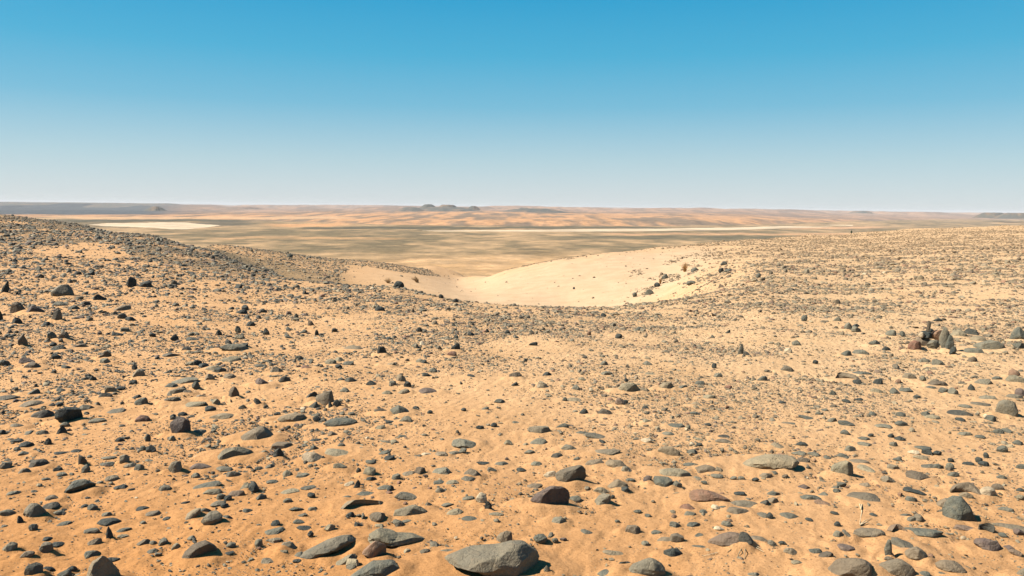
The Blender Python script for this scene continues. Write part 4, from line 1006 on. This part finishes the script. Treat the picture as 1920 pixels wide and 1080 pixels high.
def tuft(px, py, hpx, wpx, mat, label, seed, lean=0.):
    X_, Y_, Z_ = [float(q) for q in place(px, py)]
    k = math.sqrt(X_ ** 2 + Y_ ** 2) / F; h = hpx * k; w_ = wpx * k * .5; g = random.Random(seed)
    L_ = []
    for q in range(110):
        a = g.uniform(0, 6.28); rad = g.random() ** .6; hh = h * g.uniform(.55, 1.05) * (1 - .35 * rad)
        bx_, by_ = math.cos(a) * w_ * .25 * rad, math.sin(a) * w_ * .25 * rad
        tx, ty = math.cos(a) * w_ * rad * 1.05 + lean * h, math.sin(a) * w_ * rad
        L_.append(([(bx_, by_, -.01), (bx_ * .6 + tx * .4, by_ * .6 + ty * .4, hh * .62), (tx, ty, hh)], .0045 * h + .0035, .0015 * h + .001))
    v, f = blade_mesh(L_)
    o = mesh_obj('dry_tuft', v, f, mat, True); o.location = (X_, Y_, Z_)
    o['label'] = label; o['category'] = 'dry grass'; o['group'] = 'dry tufts growing in the sand'


tuft(1284, 510, 21, 15, M_TUFT, 'orange dry grass tuft on the stone band right of the cream sand drift', 1)
tuft(728, 531, 12, 18, M_PALE, 'low wide dry tuft on the sand beyond the rim, beside the dark stones', 2)
tuft(783, 530, 14, 16, M_PALE, 'thin leaning dry tuft right of the wide low tuft', 3, -.4)
tuft(1238, 533, 14, 7, M_TUFT, 'tiny brown tuft among stones left of the orange dry grass tuft', 4)


def root(name, lines, mat, label, rad):
    x0, y0, z0 = [float(q) for q in place(lines[0][0][0], lines[0][0][1])]
    L_ = []
    for ln in lines:
        pts = []
        for a, (u, v_) in enumerate(ln):
            X_, Y_, Z_ = [float(q) for q in place(u, v_)]
            pts.append((X_ - x0, Y_ - y0, Z_ - z0 + rad * (1.2 + 1.5 * math.sin(a * 1.7))))
        L_.append((pts, rad, rad * .45))
    v, f = blade_mesh(L_)
    o = mesh_obj(name, v, f, mat, True); o.location = (x0, y0, z0)
    o['label'] = label; o['category'] = 'dead root'
    return o


root('dead_root', [[(1391, 1020), (1390, 1032), (1384, 1042), (1380, 1058)], [(1391, 1020), (1397, 1034), (1396, 1050)], [(1391, 1018), (1383, 1024), (1364, 1037)]], M_ROOT, 'dark dead roots spreading on the sand below the purple beetle-shaped slab', .0035)
root('dead_root', [[(1404, 1024), (1415, 1029), (1432, 1037)], [(1404, 1024), (1420, 1028), (1428, 1030)], [(1345, 1038), (1332, 1042), (1318, 1044)]], M_ROOTP, 'bleached straws lying either side of the dark dead roots', .0025)
root('dead_root', [[(1611, 940), (1613, 955), (1616, 960), (1613, 975), (1612, 986)], [(1612, 986), (1622, 980), (1634, 974)], [(1612, 986), (1624, 983), (1632, 982)], [(1616, 948), (1614, 958)]], M_ROOTP, 'bleached root stem with side twigs under the mushroom-cap dome', .0035)
root('dead_root', [[(554, 632), (551, 645), (553, 652), (556, 659)]], M_ROOT, 'thin dark curved twig sticking up in the middle distance left of centre', .004)


# ---- the far figure on the plateau edge
def person(px, py):
    d_ = ray(px, py); k_ = 276 / math.hypot(d_[0], d_[1]); X_, Y_ = d_[0] * k_, d_[1] * k_
    Z_ = float(terrain(np.array([X_]), np.array([Y_]))[0]); print('figure', project(np.array([X_]), np.array([Y_]), np.array([Z_])))
    J = [(0, 0, .95), (0, 0, 1.2), (0, 0, 1.42), (0, 0, 1.52), (0, .01, 1.66), (0, 0, 1.76),
         (.2, 0, 1.42), (.27, .02, 1.15), (.25, -.06, .92), (-.2, 0, 1.42), (-.27, .02, 1.15), (-.24, -.06, .92),
         (.1, 0, .9), (.12, -.03, .5), (.11, .02, .08), (.12, -.14, .04), (-.1, 0, .9), (-.13, .05, .5), (-.14, .12, .08), (-.15, -.04, .04)]
    E_ = [(0, 1), (1, 2), (2, 3), (3, 4), (4, 5), (2, 6), (6, 7), (7, 8), (2, 9), (9, 10), (10, 11), (0, 12), (12, 13), (13, 14), (14, 15), (0, 16), (16, 17), (17, 18), (18, 19)]
    Rd = [.17, .16, .17, .065, .105, .08, .075, .055, .04, .075, .055, .04, .11, .075, .05, .04, .11, .075, .05, .04]
    me = bpy.data.meshes.new('person'); me.from_pydata(J, E_, []); o = bpy.data.objects.new('person', me); COL.objects.link(o)
    md = o.modifiers.new('skin', 'SKIN')
    for v_, rd in zip(me.skin_vertices[0].data, Rd): v_.radius = (rd, rd * .8)
    me.skin_vertices[0].data[0].use_root = True
    sb = o.modifiers.new('sub', 'SUBSURF'); sb.levels = 1; sb.render_levels = 2
    me.materials.append(plain_mat('dark_clothing', (.02, .035, .02)))
    o.location = (X_, Y_, Z_ - .05)
    o['label'] = 'tiny dark standing figure far off at the edge of the stony plateau'; o['category'] = 'person'


person(1596.6, 434.5)


# ------------------------------------------------------------------ ground sheet
rr = np.concatenate([[.02, .5, 1.0, 1.5, 2.0, 2.4], np.exp(np.linspace(math.log(2.7), math.log(16), 420)), np.exp(np.linspace(math.log(16.1), math.log(900), 440))])
V, Fc = polar_grid(az_fine, rr, terrain)
# sand banked up against the larger stones
for s in stones[:420]:
    if s['lift'] or s['w'] < 9: continue
    cx, cy, _ = s['pos']; R_ = s['wm'] * .62
    m_ = np.where((np.abs(V[:, 0] - cx) < R_ * 3) & (np.abs(V[:, 1] - cy) < R_ * 3))[0]
    if not len(m_): continue
    qx = V[m_, 0] - cx; qy = V[m_, 1] - cy
    e = np.sqrt((qx / (R_ * np.where(qx < 0, 1.5, 1.05))) ** 2 + (qy / (max(s['D'] * .62, R_ * .5) * np.where(qy < 0, .95, 1.5))) ** 2)
    V[m_, 2] += min(s['H'] * .18, .024) * smooth(1.45, .75, e) * (.4 + 1.2 * vnoise(qx / R_ * 1.3 + cx * 7, qy / R_ * 1.3 + cy * 7, 77)) - min(s['H'] * .06, .008) * smooth(.5, .0, np.abs(e - 1.5))
px, py, dp = project(V[:, 0], V[:, 1], V[:, 2])
py2 = np.where(dp > .5, py, 1000); px2 = np.where(dp > .5, px, 960)
tint = sand_tint(np.clip(px2, 0, 1920), np.clip(py2, 380, 1080), V[:, 0], V[:, 1])
rv = np.hypot(V[:, 0], V[:, 1])
far_slope = smooth(95, 220, rv)[:, None] * (px2 < 1350)[:, None]
tint = tint * (1 - far_slope) + np.array([.2, .135, .075]) * far_slope
bc = smooth(0, 6, rv - np.interp(px2, [300, 400, 500, 600, 740], [62, 46, 36, 30, 34])) * smooth(700, 600, px2) * smooth(310, 350, px2) * (py2 > 430)
bc = (bc * smooth(.25, .6, fbm(V[:, 0] * .15, V[:, 1] * .15, 160, 4)) * .9 + bc * .1)[:, None]
tint = tint * (1 - bc) + np.array([.19, .128, .068]) * bc
hb = (in_poly(px2, py2, HILL) & ~in_poly(px2, py2, HOLLOW) & (rv > 22)) * smooth(.3, .55, fbm(V[:, 0] * .35, V[:, 1] * .35, 170, 4)) * .75
hb = (hb * (1 - smooth(30, 75, py2 - np.interp(px2, [0, 150, 300, 400, 500, 560], [400, 412, 436, 462, 502, 520]))))[:, None]
tint = tint * (1 - hb) + np.array([.09, .07, .043]) * hb
grit = np.where(in_poly(px2, py2, BOWL) & (rv > 22), .1, .8) * (1 - smooth(25, 90, rv) * .6)
ground = mesh_obj('ground', V, Fc, MAT_SAND, True, {'tint': tint, 'grit': grit})
ground['kind'] = 'structure'

#@@END@@

# ------------------------------------------------------------------ air
mh = bpy.data.materials.new('haze'); mh.use_nodes = True
nt = mh.node_tree; nt.nodes.clear()
out = nt.nodes.new('ShaderNodeOutputMaterial'); pv = nt.nodes.new('ShaderNodeVolumePrincipled')
pv.inputs['Color'].default_value = (.69, .70, .73, 1); pv.inputs['Density'].default_value = HAZE = 2.5e-5
pv.inputs['Anisotropy'].default_value = 0
nt.links.new(pv.outputs[0], out.inputs['Volume'])
X1 = 42500; zb, zt = -150, 50
hv = [(sx * X1, sy * X1, z) for z in (zb, zt) for sx, sy in ((-1, -1), (1, -1), (1, 1), (-1, 1))]
hf = [(0, 3, 2, 1), (4, 5, 6, 7), (0, 1, 5, 4), (1, 2, 6, 5), (2, 3, 7, 6), (3, 0, 4, 7)]
hz = mesh_obj('haze', hv, hf, mh, False)
hz['kind'] = 'stuff'

# ------------------------------------------------------------------ light
SUN_EL, SUN_AZ = math.radians(45), math.radians(-94)     # azimuth from +Y towards +X
sd = Vector((math.sin(SUN_AZ) * math.cos(SUN_EL), math.cos(SUN_AZ) * math.cos(SUN_EL), math.sin(SUN_EL)))
L = bpy.data.lights.new('sun', 'SUN'); L.energy = 5.0; L.angle = math.radians(.53); L.color = (1, .93, .82)
so = bpy.data.objects.new('sun', L); COL.objects.link(so); so.rotation_euler = sd.to_track_quat('Z', 'Y').to_euler()
w = bpy.data.worlds.new('World'); scn.world = w; w.use_nodes = True
nt = w.node_tree; nt.nodes.clear()
wo = nt.nodes.new('ShaderNodeOutputWorld'); bg = nt.nodes.new('ShaderNodeBackground'); sk = nt.nodes.new('ShaderNodeTexSky')
sk.sky_type = 'NISHITA'; sk.sun_disc = False; sk.sun_elevation = SUN_EL; sk.sun_rotation = SUN_AZ
sk.air_density = 1.0; sk.dust_density = .6; sk.ozone_density = 2.0; sk.altitude = 400
tcw = nt.nodes.new('ShaderNodeTexCoord'); sp = nt.nodes.new('ShaderNodeSeparateXYZ'); nt.links.new(tcw.outputs['Generated'], sp.inputs[0])
K_SKY = .353 / .11
sky_c = ramp(nt, sp.outputs['Z'], [(0, (.63, .68, .71)), (.014, (.58, .66, .70)), (.057, (.42, .595, .67)), (.121, (.165, .47, .645)), (.18, (.055, .405, .63)), (.243, (.014, .34, .60)), (.5, (.005, .19, .46)), (1, (.003, .12, .34))])
sc_ = mix(nt, 'MULTIPLY', 1.0, sky_c, (K_SKY, K_SKY, K_SKY))
nt.links.new(mix(nt, 'MIX', .95, sk.outputs[0], sc_), bg.inputs[0]); nt.links.new(bg.outputs[0], wo.inputs[0])
bg.inputs[1].default_value = .11

scn.view_settings.view_transform = 'Standard'; scn.view_settings.look = 'None'
scn.view_settings.exposure = 1.5; scn.view_settings.gamma = 1
scn.cycles.max_bounces = 3; scn.cycles.diffuse_bounces = 1; scn.cycles.glossy_bounces = 1; scn.cycles.volume_bounces = 0
scn.cycles.use_denoising = True
